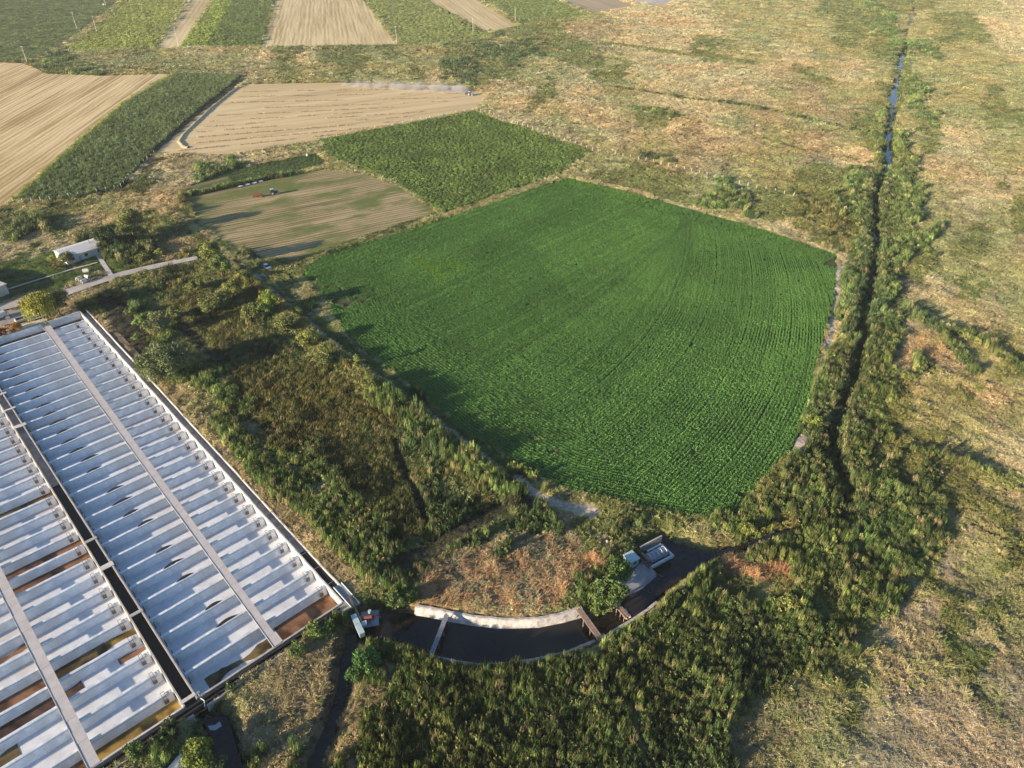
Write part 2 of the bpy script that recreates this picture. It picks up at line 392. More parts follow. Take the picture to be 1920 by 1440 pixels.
# water
def water_mat(name, col, rough=.06, bump=.02, sc_=1.2):
    m = mat(name, col, rough, bump=bump, bscale=sc_, spec=.5); m.node_tree.nodes["Principled BSDF"].inputs["IOR"].default_value = 1.33; return m
MW = mat("canal water", (.030, .024, .017), .09, var=(.010, .011, .011), scale=.15, bump=.02, bscale=2.5, spec=.5, var2=(.05, .045, .022))
def sheet(name, poly, z, m, kind='structure', jit=0, sub=0):
    pts = list(poly)
    if sub:
        out = []
        for i in range(len(pts)):
            a = np.array(pts[i]); b = np.array(pts[(i + 1) % len(pts)]); L = np.linalg.norm(b - a); k = max(1, int(L / sub)); nn = np.array((-(b - a)[1], (b - a)[0])) / (L + 1e-9)
            for j in range(k): out.append(tuple(a + (b - a) * j / k + nn * (random.uniform(-jit, jit) if j else 0)))
        pts = out
    me = bpy.data.meshes.new(name); me.from_pydata([(x, y, z) for x, y in pts], [], [tuple(range(len(pts)))]); me.validate()
    if me.polygons[0].normal.z < 0: me.flip_normals()
    o = bpy.data.objects.new(name, me); link(o, m); tag(o, kind=kind); return o
def strip(name, pts, wd, z, m, kind='structure', thick=0):
    v = []; f = []; n = len(pts)
    for i, p in enumerate(pts):
        a = np.array(pts[max(i - 1, 0)]); b = np.array(pts[min(i + 1, n - 1)]); d = (b - a) / (np.linalg.norm(b - a) + 1e-9); r = np.array((d[1], -d[0]))
        ww = wd[i] if isinstance(wd, (list, tuple)) else wd
        zz = z[i] if isinstance(z, (list, tuple)) else z
        v += [(*(np.array(p) - r * ww / 2), zz), (*(np.array(p) + r * ww / 2), zz)]
    f = [(2 * i, 2 * i + 1, 2 * i + 3, 2 * i + 2) for i in range(n - 1)]
    if thick:
        k = len(v); v += [(a, b, c - thick) for a, b, c in v]
        f += [(2 * i + k + 2, 2 * i + 3 + k, 2 * i + 1 + k, 2 * i + k) for i in range(n - 1)]
        f += [(2 * i, 2 * i + 2, 2 * i + 2 + k, 2 * i + k) for i in range(n - 1)] + [(2 * i + 3, 2 * i + 1, 2 * i + 1 + k, 2 * i + 3 + k) for i in range(n - 1)]
        f += [(1, 0, k, k + 1), (2 * n - 2, 2 * n - 1, 2 * n - 1 + k, 2 * n - 2 + k)]
    me = bpy.data.meshes.new(name); me.from_pydata(v, [], f); me.update()
    if not thick and me.polygons[0].normal.z < 0: me.flip_normals()
    o = bpy.data.objects.new(name, me); link(o, m); tag(o, kind=kind); return o
sheet("canal_water", [(x * 1.0, y) for x, y in WATER], -1.55, MW)
bpy.data.objects["canal_water"].scale = (1, 1, 1)
strip("stream_water", STREAM, 2.0, -1.5, MW); sheet("pool_water", POOL, -1.5, MW)
MR = water_mat("river water", (.02, .03, .04), .04, .01, .6)
strip("river_water", RIVER, 10.0, -1.35, MR)

# ------------------------------------------------------------------ field sheets
def field_mat(name, cols, az, bands=(), fine=.9, clump=2.2, contrast=1.0, green=None, gscale=.02, gpos=(.5, .6), bump=.1, line=0):
    """rows run along azimuth az; cols = dark, light"""
    m = bpy.data.materials.new(name); m.use_nodes = True; n = m.node_tree; b = n.nodes["Principled BSDF"]
    b.inputs["Roughness"].default_value = .95; b.inputs["Specular IOR Level"].default_value = .08
    tc = n.nodes.new("ShaderNodeTexCoord")
    def nz(scale, stretch, detail=4, rough=.55):
        mp = n.nodes.new("ShaderNodeMapping"); mp.vector_type = 'TEXTURE'; mp.inputs["Rotation"].default_value = (0, 0, math.pi / 2 - az)
        mp.inputs["Scale"].default_value = (stretch, 1, 1); n.links.new(tc.outputs["Object"], mp.inputs[0])
        t = n.nodes.new("ShaderNodeTexNoise"); t.inputs["Scale"].default_value = scale; t.inputs["Detail"].default_value = detail; t.inputs["Roughness"].default_value = rough
        n.links.new(mp.outputs[0], t.inputs["Vector"]); return t.outputs[0]
    a = nz(fine * .35, 40, 4, .65); c = nz(.05, 7, 3); e = nz(clump, 1.5, 6, .7); w_ = nz(.012, 1, 4)
    def mth(op, x, y):
        k = n.nodes.new("ShaderNodeMath"); k.operation = op
        for i, q in enumerate((x, y)):
            if isinstance(q, (int, float)): k.inputs[i].default_value = q
            else: n.links.new(q, k.inputs[i])
        return k.outputs[0]
    s_ = mth('ADD', mth('MULTIPLY', a, .46), mth('MULTIPLY', c, .20)); s_ = mth('ADD', s_, mth('MULTIPLY', e, .22)); s_ = mth('ADD', s_, mth('MULTIPLY', w_, .12))
    if line:
        mp = n.nodes.new("ShaderNodeMapping"); mp.vector_type = 'TEXTURE'; mp.inputs["Rotation"].default_value = (0, 0, math.pi / 2 - az); n.links.new(tc.outputs["Object"], mp.inputs[0])
        wv = n.nodes.new("ShaderNodeTexWave"); wv.bands_direction = 'Y'; wv.wave_profile = 'SIN'; wv.inputs["Scale"].default_value = .314 / line; wv.inputs["Distortion"].default_value = 5.0; wv.inputs["Detail"].default_value = 4; wv.inputs["Detail Scale"].default_value = .35; wv.inputs["Detail Roughness"].default_value = .6
        n.links.new(mp.outputs[0], wv.inputs["Vector"]); s_ = mth('ADD', mth('MULTIPLY', s_, .94), mth('MULTIPLY', wv.outputs["Fac"], .06))
    r = n.nodes.new("ShaderNodeValToRGB"); r.color_ramp.elements[0].position = .5 - .11 / contrast; r.color_ramp.elements[1].position = .5 + .09 / contrast
    r.color_ramp.elements[0].color = (*cols[0], 1); r.color_ramp.elements[1].color = (*cols[-1], 1)
    if len(cols) > 2:
        q = r.color_ramp.elements.new(.5); q.color = (*cols[1], 1)
    n.links.new(s_, r.inputs[0]); out = r.outputs[0]
    if green:
        gz = nz(gscale, 1.6, 5, .6); rr = n.nodes.new("ShaderNodeMapRange"); rr.inputs[1].default_value = gpos[0]; rr.inputs[2].default_value = gpos[1]
        n.links.new(gz, rr.inputs[0]); mx = n.nodes.new("ShaderNodeMix"); mx.data_type = 'RGBA'; n.links.new(rr.outputs[0], mx.inputs[0]); n.links.new(out, mx.inputs[6])
        mx.inputs[7].default_value = (*green, 1); out = mx.outputs[2]
    n.links.new(out, b.inputs["Base Color"])
    bp = n.nodes.new("ShaderNodeBump"); bp.inputs["Distance"].default_value = bump; bp.inputs["Strength"].default_value = 1
    n.links.new(mth('ADD', a, mth('MULTIPLY', e, .6)), bp.inputs["Height"]); n.links.new(bp.outputs[0], b.inputs["Normal"])
    return m
def azpx(x1, y1, x2, y2):
    a = P(x1, y1); b = P(x2, y2); return math.atan2(b[0] - a[0], b[1] - a[1])
TAN = ((.42, .32, .155), (.60, .48, .255), (.72, .60, .34))
FM = {
 'far_green_field': field_mat('far green', ((.07, .10, .035), (.13, .17, .055), (.20, .23, .09)), azpx(140, 70, 225, 0), fine=.5, green=(.17, .18, .08), gscale=.01),
 'yellow_green_field': field_mat('yellow green', ((.13, .17, .04), (.26, .28, .08), (.40, .38, .14)), azpx(150, 74, 232, 0), fine=.6, green=(.12, .17, .04), gscale=.02),
 'stubble_strip': field_mat('stubble strip', TAN, azpx(316, 90, 378, 0), fine=.4, line=5),
 'bright_green_field': field_mat('bright green', ((.10, .16, .03), (.19, .27, .05), (.27, .34, .07)), azpx(388, 85, 438, 0), fine=.7),
 'tan_field': field_mat('tan', TAN, azpx(600, 88, 600, 0), fine=.9, contrast=1.4, line=4),
 'striped_green_field': field_mat('striped green', ((.12, .16, .045), (.22, .26, .08), (.36, .34, .15)), azpx(810, 80, 735, 0), fine=.4, contrast=1.3),
 'pale_stubble_field': field_mat('pale stubble', TAN, azpx(930, 55, 848, 0), fine=.4, line=5),
 'green_field': field_mat('green', ((.12, .16, .045), (.20, .25, .07), (.33, .33, .13)), azpx(1040, 40, 960, 0), fine=.5),
 'dry_field': field_mat('dry', ((.33, .27, .17), (.42, .34, .22), (.52, .42, .28)), azpx(1150, 20, 1100, 0), fine=.5),
 'pale_grey_field': field_mat('pale grey', ((.42, .40, .36), (.50, .47, .42), (.55, .52, .46)), 0.3, fine=.5),
 'large_stubble_field': field_mat('large stubble', ((.36, .26, .12), (.60, .46, .24), (.75, .61, .35)), azpx(40, 345, 318, 140), fine=.9, contrast=1.5, line=3.0),
 'corn_field': field_mat('corn soil', ((.05, .06, .03), (.08, .09, .04)), 0.5),
 'mown_field': field_mat('mown', ((.48, .37, .20), (.62, .49, .27), (.71, .58, .34)), azpx(430, 235, 880, 178), fine=.5, contrast=1.0),
 'leafy_field': field_mat('leafy soil', ((.06, .08, .03), (.11, .13, .05)), 0.5),
 'tilled_field': field_mat('tilled', ((.14, .135, .055), (.29, .24, .12), (.47, .37, .21)), azpx(560, 420, 740, 385), fine=2.4, contrast=1.5, green=(.15, .18, .055), gscale=.06, gpos=(.48, .60), bump=.25, line=2.1),
 'garden_plot': field_mat('garden', ((.07, .09, .035), (.13, .15, .06), (.25, .21, .12)), azpx(440, 350, 590, 312), fine=1.2, contrast=1.4),
 'crop_field': field_mat('crop soil', ((.045, .06, .025), (.10, .105, .05)), R(43)),
}
for nme, poly in FIELDS.items(): sheet(nme, poly, .03, FM[nme], jit=.55, sub=3.5)

# ------------------------------------------------------------------ foliage material and clump shapes for scattering
def foliage_mat(name, instanced, trans=.15):
    m = bpy.data.materials.new(name); m.use_nodes = True; n = m.node_tree; b = n.nodes["Principled BSDF"]
    b.inputs["Roughness"].default_value = .6; b.inputs["Specular IOR Level"].default_value = .25
    a = n.nodes.new("ShaderNodeAttribute"); a.attribute_name = "col"; out = a.outputs[0]
    if instanced:
        t = n.nodes.new("ShaderNodeAttribute"); t.attribute_name = "tint"; t.attribute_type = 'INSTANCER'
        mx = n.nodes.new("ShaderNodeMix"); mx.data_type = 'RGBA'; mx.blend_type = 'MULTIPLY'; mx.inputs[0].default_value = 1
        n.links.new(out, mx.inputs[6]); n.links.new(t.outputs[0], mx.inputs[7]); out = mx.outputs[2]
    n.links.new(out, b.inputs["Base Color"])
    tr = n.nodes.new("ShaderNodeBsdfTranslucent"); n.links.new(out, tr.inputs[0])
    ms = n.nodes.new("ShaderNodeMixShader"); ms.inputs[0].default_value = trans
    n.links.new(b.outputs[0], ms.inputs[1]); n.links.new(tr.outputs[0], ms.inputs[2]); n.links.new(ms.outputs[0], n.nodes["Material Output"].inputs[0])
    return m
MI = foliage_mat("scattered leaves", True); MT = foliage_mat("tree leaves", False)
def leaf_mesh(name, quads, cols, m):
    """quads: (n,4,3), cols: (n,3)"""
    quads = np.asarray(quads, np.float32); n = len(quads); me = bpy.data.meshes.new(name)
    me.vertices.add(n * 4); me.vertices.foreach_set("co", quads.ravel())
    me.loops.add(n * 4); me.loops.foreach_set("vertex_index", np.arange(n * 4, dtype=np.int32))
    me.polygons.add(n); me.polygons.foreach_set("loop_start", np.arange(0, n * 4, 4, dtype=np.int32)); me.polygons.foreach_set("loop_total", np.full(n, 4, np.int32))
    me.update(calc_edges=True); c = np.repeat(np.concatenate([cols, np.ones((n, 1))], 1), 4, 0).astype(np.float32)
    a = me.color_attributes.new("col", 'FLOAT_COLOR', 'POINT'); a.data.foreach_set("color", c.ravel())
    me.materials.append(m); return me
def blades(n, r, h, wd, lean, wind, rng, seg=3):
    q = []; c = []
    for i in range(n):
        a = rng.uniform(0, 2 * math.pi); rr = r * math.sqrt(rng.uniform(0, 1)); x, y = rr * math.cos(a), rr * math.sin(a)
        L = h * rng.uniform(.6, 1.05); la = rng.uniform(0, 2 * math.pi); l = lean * rng.uniform(.3, 1)
        dx = l * math.cos(la) + wind[0]; dy = l * math.sin(la) + wind[1]
        f = rng.uniform(0, math.pi); wx, wy = wd * math.cos(f), wd * math.sin(f); k = rng.uniform(.7, 1.3)
        pts = []
        for s in range(seg + 1):
            t = s / seg; pts.append((x + dx * t ** 1.7 * L, y + dy * t ** 1.7 * L, L * (t - .22 * t * t * min(1.5, math.hypot(dx, dy))) ))
        for s in range(seg):
            a0, b0 = pts[s], pts[s + 1]; w0 = 1 - .15 * s / seg; w1 = 1 - (s + 1) / seg * .75
            q.append(((a0[0] - wx * w0, a0[1] - wy * w0, a0[2]), (a0[0] + wx * w0, a0[1] + wy * w0, a0[2]), (b0[0] + wx * w1, b0[1] + wy * w1, b0[2]), (b0[0] - wx * w1, b0[1] - wy * w1, b0[2])))
            c.append((k, k, k * .95))
    return q, c
def leaves(n, rx, rz, size, rng, z0=0, shell=.55):
    d = rng.normal(size=(n, 3)); d /= np.linalg.norm(d, axis=1)[:, None]; d[:, 2] = np.abs(d[:, 2]) * rng.choice((1, 1, 1, -.3), n)
    r = (shell + (1 - shell) * rng.uniform(0, 1, n))[:, None]; p = d * r * np.array((rx, rx, rz)) + np.array((0, 0, z0))
    u = rng.normal(size=(n, 3)); u /= np.linalg.norm(u, axis=1)[:, None]; v = np.cross(u, d + rng.normal(size=(n, 3)) * .5); v /= np.linalg.norm(v, axis=1)[:, None]
    s = size * rng.uniform(.6, 1.3, n)[:, None]; a = u * s; b = v * s * .6
    q = np.stack([p - a, p + b, p + a, p - b], 1); k = rng.uniform(.7, 1.35, n)[:, None]
    return q, np.concatenate([k, k, k * .95], 1)
PROTO = bpy.data.collections.new("clumps")
def proto(name, q, c):
    o = bpy.data.objects.new(name, leaf_mesh(name, q, np.asarray(c), MI)); PROTO.objects.link(o); return o
for i in range(3):                       # 0-2 tall reeds
    proto("clump_a%d" % i, *blades(54, .62, 1.0, .035, .35, (.22, .16), RNG))
for i in range(3):                       # 3-5 spreading grass
    proto("clump_b%d" % i, *blades(40, .5, 1.0, .05, 1.1, (.25, .15), RNG, 2))
for i in range(3):                       # 6-8 leafy dome
    proto("clump_c%d" % i, *leaves(110, .6, .85, .13, RNG, .12))
for i in range(3):                       # 9-11 low crop plant
    proto("clump_d%d" % i, *leaves(46, .58, .75, .17, RNG, .15, .6))
def gn_group():
    ng = bpy.data.node_groups.new("scatter", 'GeometryNodeTree')
    ng.interface.new_socket("Geometry", in_out='INPUT', socket_type='NodeSocketGeometry'); ng.interface.new_socket("Geometry", in_out='OUTPUT', socket_type='NodeSocketGeometry')
    gi = ng.nodes.new("NodeGroupInput"); go = ng.nodes.new("NodeGroupOutput"); ip = ng.nodes.new("GeometryNodeInstanceOnPoints")
    ci = ng.nodes.new("GeometryNodeCollectionInfo"); ci.inputs[0].default_value = PROTO; ci.inputs[1].default_value = True; ci.inputs[2].default_value = True
    def na(nm, ty):
        k = ng.nodes.new("GeometryNodeInputNamedAttribute"); k.data_type = ty; k.inputs[0].default_value = nm; return k.outputs[0]
    ng.links.new(gi.outputs[0], ip.inputs["Points"]); ng.links.new(ci.outputs[0], ip.inputs["Instance"]); ip.inputs["Pick Instance"].default_value = True
    ng.links.new(na("idx", 'INT'), ip.inputs["Instance Index"]); ng.links.new(na("rot", 'FLOAT_VECTOR'), ip.inputs["Rotation"]); ng.links.new(na("scl", 'FLOAT_VECTOR'), ip.inputs["Scale"])
    ng.links.new(ip.outputs[0], go.inputs[0]); return ng
GN = gn_group()
def scatter(name, x, y, z, wd, ht, idx, tint, rz=None, label=None, cat=None, wy=None):
    n = len(x); me = bpy.data.meshes.new(name); me.vertices.add(n); me.vertices.foreach_set("co", np.stack([x, y, z], 1).astype(np.float32).ravel())
    def at(nm, ty, key, arr):
        a = me.attributes.new(nm, ty, 'POINT'); a.data.foreach_set(key, arr.ravel())
    at("idx", 'INT', "value", idx.astype(np.int32))
    rz = RNG.uniform(-.7, .7, n) if rz is None else rz
    at("rot", 'FLOAT_VECTOR', "vector", np.stack([RNG.uniform(-.08, .08, n), RNG.uniform(-.08, .08, n), rz], 1).astype(np.float32))
    at("scl", 'FLOAT_VECTOR', "vector", np.stack([wd, wd if wy is None else wy, ht], 1).astype(np.float32))
    at("tint", 'FLOAT_COLOR', "color", np.concatenate([np.clip(tint, 0, 1), np.ones((n, 1))], 1).astype(np.float32))
    o = bpy.data.objects.new(name, me); C.objects.link(o); md = o.modifiers.new("scatter", 'NODES'); md.node_group = GN
    tag(o, label, cat, kind='stuff'); print("scatter", name, n); return o
def visible(x, y, m=230):
    px, py = PIX(x, y); return (px > -m) & (px < 1920 + m) & (py > -30) & (py < 1560)
def jgrid(x0, x1, y0, y1, d):
    a, b = np.meshgrid(np.arange(x0, x1, d), np.arange(y0, y1, d)); a = a.ravel(); b = b.ravel()
    return a + RNG.uniform(-.5, .5, len(a)) * d, b + RNG.uniform(-.5, .5, len(b)) * d

# ---- wild growth in depth bands
xs = []; ys = []; ds = []
bands = [46, 75, 100, 130, 165, 205, 255, 320, 400, 500, 640, 800, 1060]
for y0, y1 in zip(bands[:-1], bands[1:]):
    sl = math.hypot((y0 + y1) / 2, CAMH); d = .0034 * sl + .13 if y0 < 320 else .0040 * sl + .15
    hw = (y1 * math.cos(PITCH) + CAMH * math.sin(PITCH)) * 1190 / FPX
    a, b = jgrid(-hw, hw, y0, y1, d); xs.append(a); ys.append(b); ds.append(np.full(len(a), d))
x = np.concatenate(xs); y = np.concatenate(ys); d = np.concatenate(ds)
ok = visible(x, y) & ~in_any_field(x, y) & ~inpoly(x, y, POND) & ~inpoly(x, y, POND2)
x, y, d = x[ok], y[ok], d[ok]
ROADS = [(PL("-20,583 0,578 60,565 110,556 160,538 230,515 300,499 375,484"), 4.6), (PL("-10,552 60,530 130,508 190,492"), 1.2), (PL("183,478 210,520"), 1.6), (PL("0,600 60,590 100,578"), 9.0)]
ok = np.ones(len(x), bool)
for pts, wd in ROADS: ok &= dline(x, y, pts) > wd / 2 + .3
HOUSE_KEEP = PL("98,470 180,446 210,468 122,502"); ok &= ~inpoly(x, y, HOUSE_KEEP)
DECKS = PL("1160,1060 1190,1028 1208,1030 1232,1078 1168,1122"); ok &= ~inpoly(x, y, DECKS)
BANK1 = PL("772,1148 840,1156 960,1168 1050,1160 1100,1138 1112,1145 1090,1165 1010,1180 900,1182 770,1155"); ok &= ~inpoly(x, y, BANK1)
LEFTYARD = PL("-40,590 60,575 120,600 100,625 0,640 -60,650"); ok &= ~inpoly(x, y, LEFTYARD)
x, y, d = x[ok], y[ok], d[ok]
k = kind_at(x, y)
k2 = kind_at(x + RNG.normal(0, 1, len(x)) * d * 2.2, y + RNG.normal(0, 1, len(x)) * d * 3.2); DRY = [KINDS.index(c) for c in 'tbypr']
k = np.where(np.isin(k, DRY) & np.isin(k2, DRY), k2, k); dwt = near_water(x, y); z = ground_z(x, y)
riv = dline(x, y, RIVER)
# tall reeds line the river and canal
bank = (riv < 5.5 + 6 * noise(x, y, 20, 77)) & (riv > .8) & (y > 90); kk = k.copy()
DI, GI = KINDS.index('d'), KINDS.index('g')
kk[bank & (noise(x, y, 7, 78) > .3) & (y < 400)] = GI; kk[bank & (riv < 5) & (y < 330)] = DI; k = kk
keep = (dwt > np.where(riv < 8, np.where(y < 345, -5, -.1), np.where(dline(x, y, STREAM) < 6, -.2, .35))) & (k != KINDS.index('x')) & ((k != KINDS.index('e')) | (RNG.uniform(0, 1, len(x)) < .3))
cover = {'t': .8, 'p': .7, 'm': .9, 'b': .85}
for c, v in cover.items(): keep &= (k != KINDS.index(c)) | (RNG.uniform(0, 1, len(x)) < v)
x, y, d, k, z, dwt = x[keep], y[keep], d[keep], k[keep], z[keep], dwt[keep]
n = len(x); pick = RNG.integers(0, 3, n); big = fbm(x, y, 6, 51, 3)
tint = TINT[k, pick] * (.55 + .9 * big)[:, None] * RNG.uniform(.8, 1.2, n)[:, None]
warm = fbm(x, y, 25, 61, 3); tint[:, 0] *= .82 + .36 * warm; tint[:, 2] *= 1.1 - .2 * warm
h = HGT[k] * RNG.uniform(.65, 1.25, n) * (.6 + .8 * fbm(x, y, 9, 66, 2))
EDGE = PL("500,530 600,622 700,698 800,772 900,850 985,915"); de = dline(x, y, EDGE)
side = (de < 9) & (de > 2.2) & (y > 100)
# marsh edge along the track is taller growth
lower = inpoly(x, y, PL("500,530 600,622 700,698 800,772 900,850 985,915 960,980 880,960 780,870 650,740 560,640 480,570"))
h = np.where(side & lower, np.maximum(h, 1.5) * (1.15 + 1.3 * noise(x, y, 10, 88)), h)
BOT = PL("1100,1100 1350,1060 1450,1000 1560,1000 1640,1200 1560,1320 1400,1440 660,1440 680,1220 900,1260 1060,1235")
wd = d * RNG.uniform(1.1, 1.7, n) * 1.05
tall = np.isin(k, [GI, DI, KINDS.index('k')]); leafy = np.isin(k, [KINDS.index(c) for c in 'bypt']) & (RNG.uniform(0, 1, n) < .30) | (k == DI) & (RNG.uniform(0, 1, n) < .60) | (k == GI) & (RNG.uniform(0, 1, n) < .40) | (k == KINDS.index('o')) & (RNG.uniform(0, 1, n) < .45)
idx = np.where(leafy, 6, np.where(tall, 0, 3)) + RNG.integers(0, 3, n)
h = np.where(leafy, h * .8, h); wd = np.where(tall & ~leafy, wd * 1.05, wd)
tus = np.isin(k, [KINDS.index(c) for c in 'tbypr']) & (noise(x, y, 2.6, 67) > .74); h = np.where(tus, h * 1.55, h); wd = np.where(tus, wd * 1.12, wd)
tall_ = np.isin(k, [DI, GI, KINDS.index('k')]); sw = fbm(x, y, 13, 68, 3); h = np.where(tall_, h * (.45 + 1.15 * sw), h); dead = tall_ & (RNG.uniform(0, 1, n) < .07); tint = np.where(dead[:, None], np.array((.34, .29, .15)) * RNG.uniform(.6, 1.2, n)[:, None], tint)
tip = tall_ & (RNG.uniform(0, 1, n) < .16); tint = np.where(tip[:, None] & ~dead[:, None], tint * 1.7, tint)
h = np.where((dline(x, y, RIVER) > 12) & (dline(x, y, STREAM) > 5), h * (.42 + .58 * smooth(dwt, .3, 3.2)), h)
h = np.maximum(h, wd * np.where(tall, .55, .42))
names = {'reed_bed': tall, 'shrubby_undergrowth': leafy & ~tall, 'dry_grass': ~tall & ~leafy}
labs = {'reed_bed': ("dark green reeds and cane filling the marsh and both river banks", "reeds"), 'shrubby_undergrowth': ("low olive undergrowth between the reeds and the dry grass", "undergrowth"), 'dry_grass': ("straw coloured and yellow tussock grass of the open plain", "grass")}
for nm, mk in names.items():
    scatter(nm, x[mk], y[mk], z[mk] - .05, wd[mk], h[mk], idx[mk], tint[mk], label=labs[nm][0], cat=labs[nm][1])

# ---- big crop field in rows
poly = FIELDS['crop_field']; A0 = R(43.0); ea = np.array((math.sin(A0), math.cos(A0))); eb = np.array((math.cos(A0), -math.sin(A0))); OO = np.array(P(830, 610))
def crop_rows(sp, step):
    X_ = []; Y_ = []; Rr = []; Az = []
    for b0 in np.arange(-110, 130, sp):
        a = np.arange(-110, 150, step); a = a + RNG.uniform(-.3, .3, len(a)) * step
        kx = .0026 * smooth(np.full(len(a), b0), 5, 60); aa = np.maximum(0, a + 10)
        b = b0 + RNG.normal(0, .06, len(a)) - kx * aa ** 2
        az_ = A0 - np.arctan(2 * kx * aa); ok = noise(a, a * 0 + b0 * 93.1, 14, 421) < .985; b = b + .11 * (1 if int(round(b0 / sp)) % 15 == 0 else -1 if int(round(b0 / sp)) % 15 == 14 else 0) * (fbm(a, a * 0 + b0, 50, 424, 2) > .42); a, b = a[ok], b[ok]; Az.append(math.pi / 2 - az_[ok])
        X_.append(OO[0] + ea[0] * a + eb[0] * b); Y_.append(OO[1] + ea[1] * a + eb[1] * b); Rr.append(np.full(len(a), b0))
    return np.concatenate(X_), np.concatenate(Y_), np.concatenate(Rr), np.concatenate(Az)
x, y, rr, ra = crop_rows(.92, .50)
i = inpoly(x, y, poly); x, y, rr, ra = x[i], y[i], rr[i], ra[i]
LB = PL("585,545 615,570 632,610 700,672 780,735 870,808 960,868 1040,912 1100,930 1220,957 1320,971 1385,962 1400,938"); TR = PL("1060,334 1160,356 1300,396 1430,431 1570,480")
HW = lambda x, y: (22 - 19.5 * smooth(x, 8, 38)) * (1 - .95 * smooth(y, 200, 214))
head = (dline(x, y, LB) < HW(x, y)) | (dline(x, y, TR) < 11); x, y, rr, ra = x[~head], y[~head], rr[~head], ra[~head]
# headlands: rows parallel to the edges
def offset_rows(line, width, sp, step):
    X_ = []; Y_ = []; D_ = []; pts = np.array(line); seg = np.diff(pts, axis=0); L = np.hypot(*seg.T); cum = np.concatenate([[0], np.cumsum(L)])
    tt = np.arange(0, cum[-1], step)
    for o in np.arange(.4, width, sp):
        t = tt + RNG.uniform(-.3, .3, len(tt)) * step; t = np.clip(t, 0, cum[-1] - .01)
        px_ = np.interp(t, cum, pts[:, 0]); py_ = np.interp(t, cum, pts[:, 1]); t2 = np.clip(t + 6, 0, cum[-1]); t1 = np.clip(t - 6, 0, cum[-1])
        dx = np.interp(t2, cum, pts[:, 0]) - np.interp(t1, cum, pts[:, 0]); dy = np.interp(t2, cum, pts[:, 1]) - np.interp(t1, cum, pts[:, 1]); l = np.hypot(dx, dy)
        ok = noise(t, t * 0 + o * 93.1, 14, 431) < .985; px_, py_, dx, dy, l = px_[ok], py_[ok], dx[ok], dy[ok], l[ok]
        X_.append(px_ - dy / l * o); Y_.append(py_ + dx / l * o); D_.append(np.arctan2(dy, dx))
    return np.concatenate(X_), np.concatenate(Y_), np.concatenate(D_)
x1, y1, d1 = offset_rows(LB, 22, .92, .50); m_ = inpoly(x1, y1, poly) & (dline(x1, y1, LB) < HW(x1, y1) + .6); x1, y1, d1 = x1[m_], y1[m_], d1[m_]
x2, y2, d2 = offset_rows(TR[::-1], 11, .92, .50); m_ = inpoly(x2, y2, poly); x2, y2, d2 = x2[m_], y2[m_], d2[m_]; rd = np.concatenate([ra, d1, d2])
rtone = np.concatenate([.82 + .36 * noise(rr, rr * 0, .9, 441), np.ones(len(x1) + len(x2))]); x = np.concatenate([x, x1, x2]); y = np.concatenate([y, y1, y2]); n = len(x)
gap = fbm(x, y, 18, 401, 3); streak = noise(x * ea[0] + y * ea[1], (x * eb[0] + y * eb[1]) * 9, 22, 403)
bare = inpoly(x, y, BARE) | (inpoly(x, y, PL("990,820 1040,835 1070,868 1050,872 1000,845"))) | (dline(x, y, PL("660,590 640,560 690,548")) < 3)
keep = ~(bare & (noise(x, y, 2.2, 405) > .62)) & (RNG.uniform(0, 1, n) < .97)
wavy = np.clip(1.25 - 1.1 * np.exp(-((y - P(960, 635)[1]) / 9) ** 2) * smooth(x, 55, 75) - .8 * np.exp(-((y - P(960, 500)[1]) / 16) ** 2) * smooth(x, 45, 80), .0, 1)
f = smooth(gap, .35, .6) * .6 + .4 * streak
zone = smooth(fbm(x, y, 24, 407, 3), .50, .62); wd = (.90 + .22 * f - .20 * zone) * (.58 + .42 * wavy) * RNG.uniform(.85, 1.15, n); h = (.52 + .20 * f) * RNG.uniform(.85, 1.12, n)
base = np.array((.112, .250, .056)); tint = base * (.72 + .5 * fbm(x, y, 16, 411, 4))[:, None] * RNG.uniform(.85, 1.15, n)[:, None]
tint *= rtone[:, None]; yl = np.exp(-dline(x, y, PL("785,490 800,502 830,518")) ** 2 / 5) + np.exp(-dline(x, y, PL("838,496 858,500")) ** 2 / 8) + .35 * np.exp(-dline(x, y, PL("1060,337 1120,350 1180,372")) ** 2 / 40)
yl = np.clip(yl * RNG.uniform(.3, 1.1, n), 0, 1)[:, None]; tint = tint * (1 - yl) + np.array((.16, .30, .02)) * yl
scatter("crop_rows", x[keep], y[keep], np.full(keep.sum(), .02), np.full(keep.sum(), .80) * RNG.uniform(.8, 1.2, keep.sum()), h[keep], 9 + RNG.integers(0, 3, keep.sum()), tint[keep], rd[keep] + RNG.choice([0, math.pi], keep.sum()), "dense dark green crop plants growing in curved rows across the central field", "crops", wy=wd[keep])
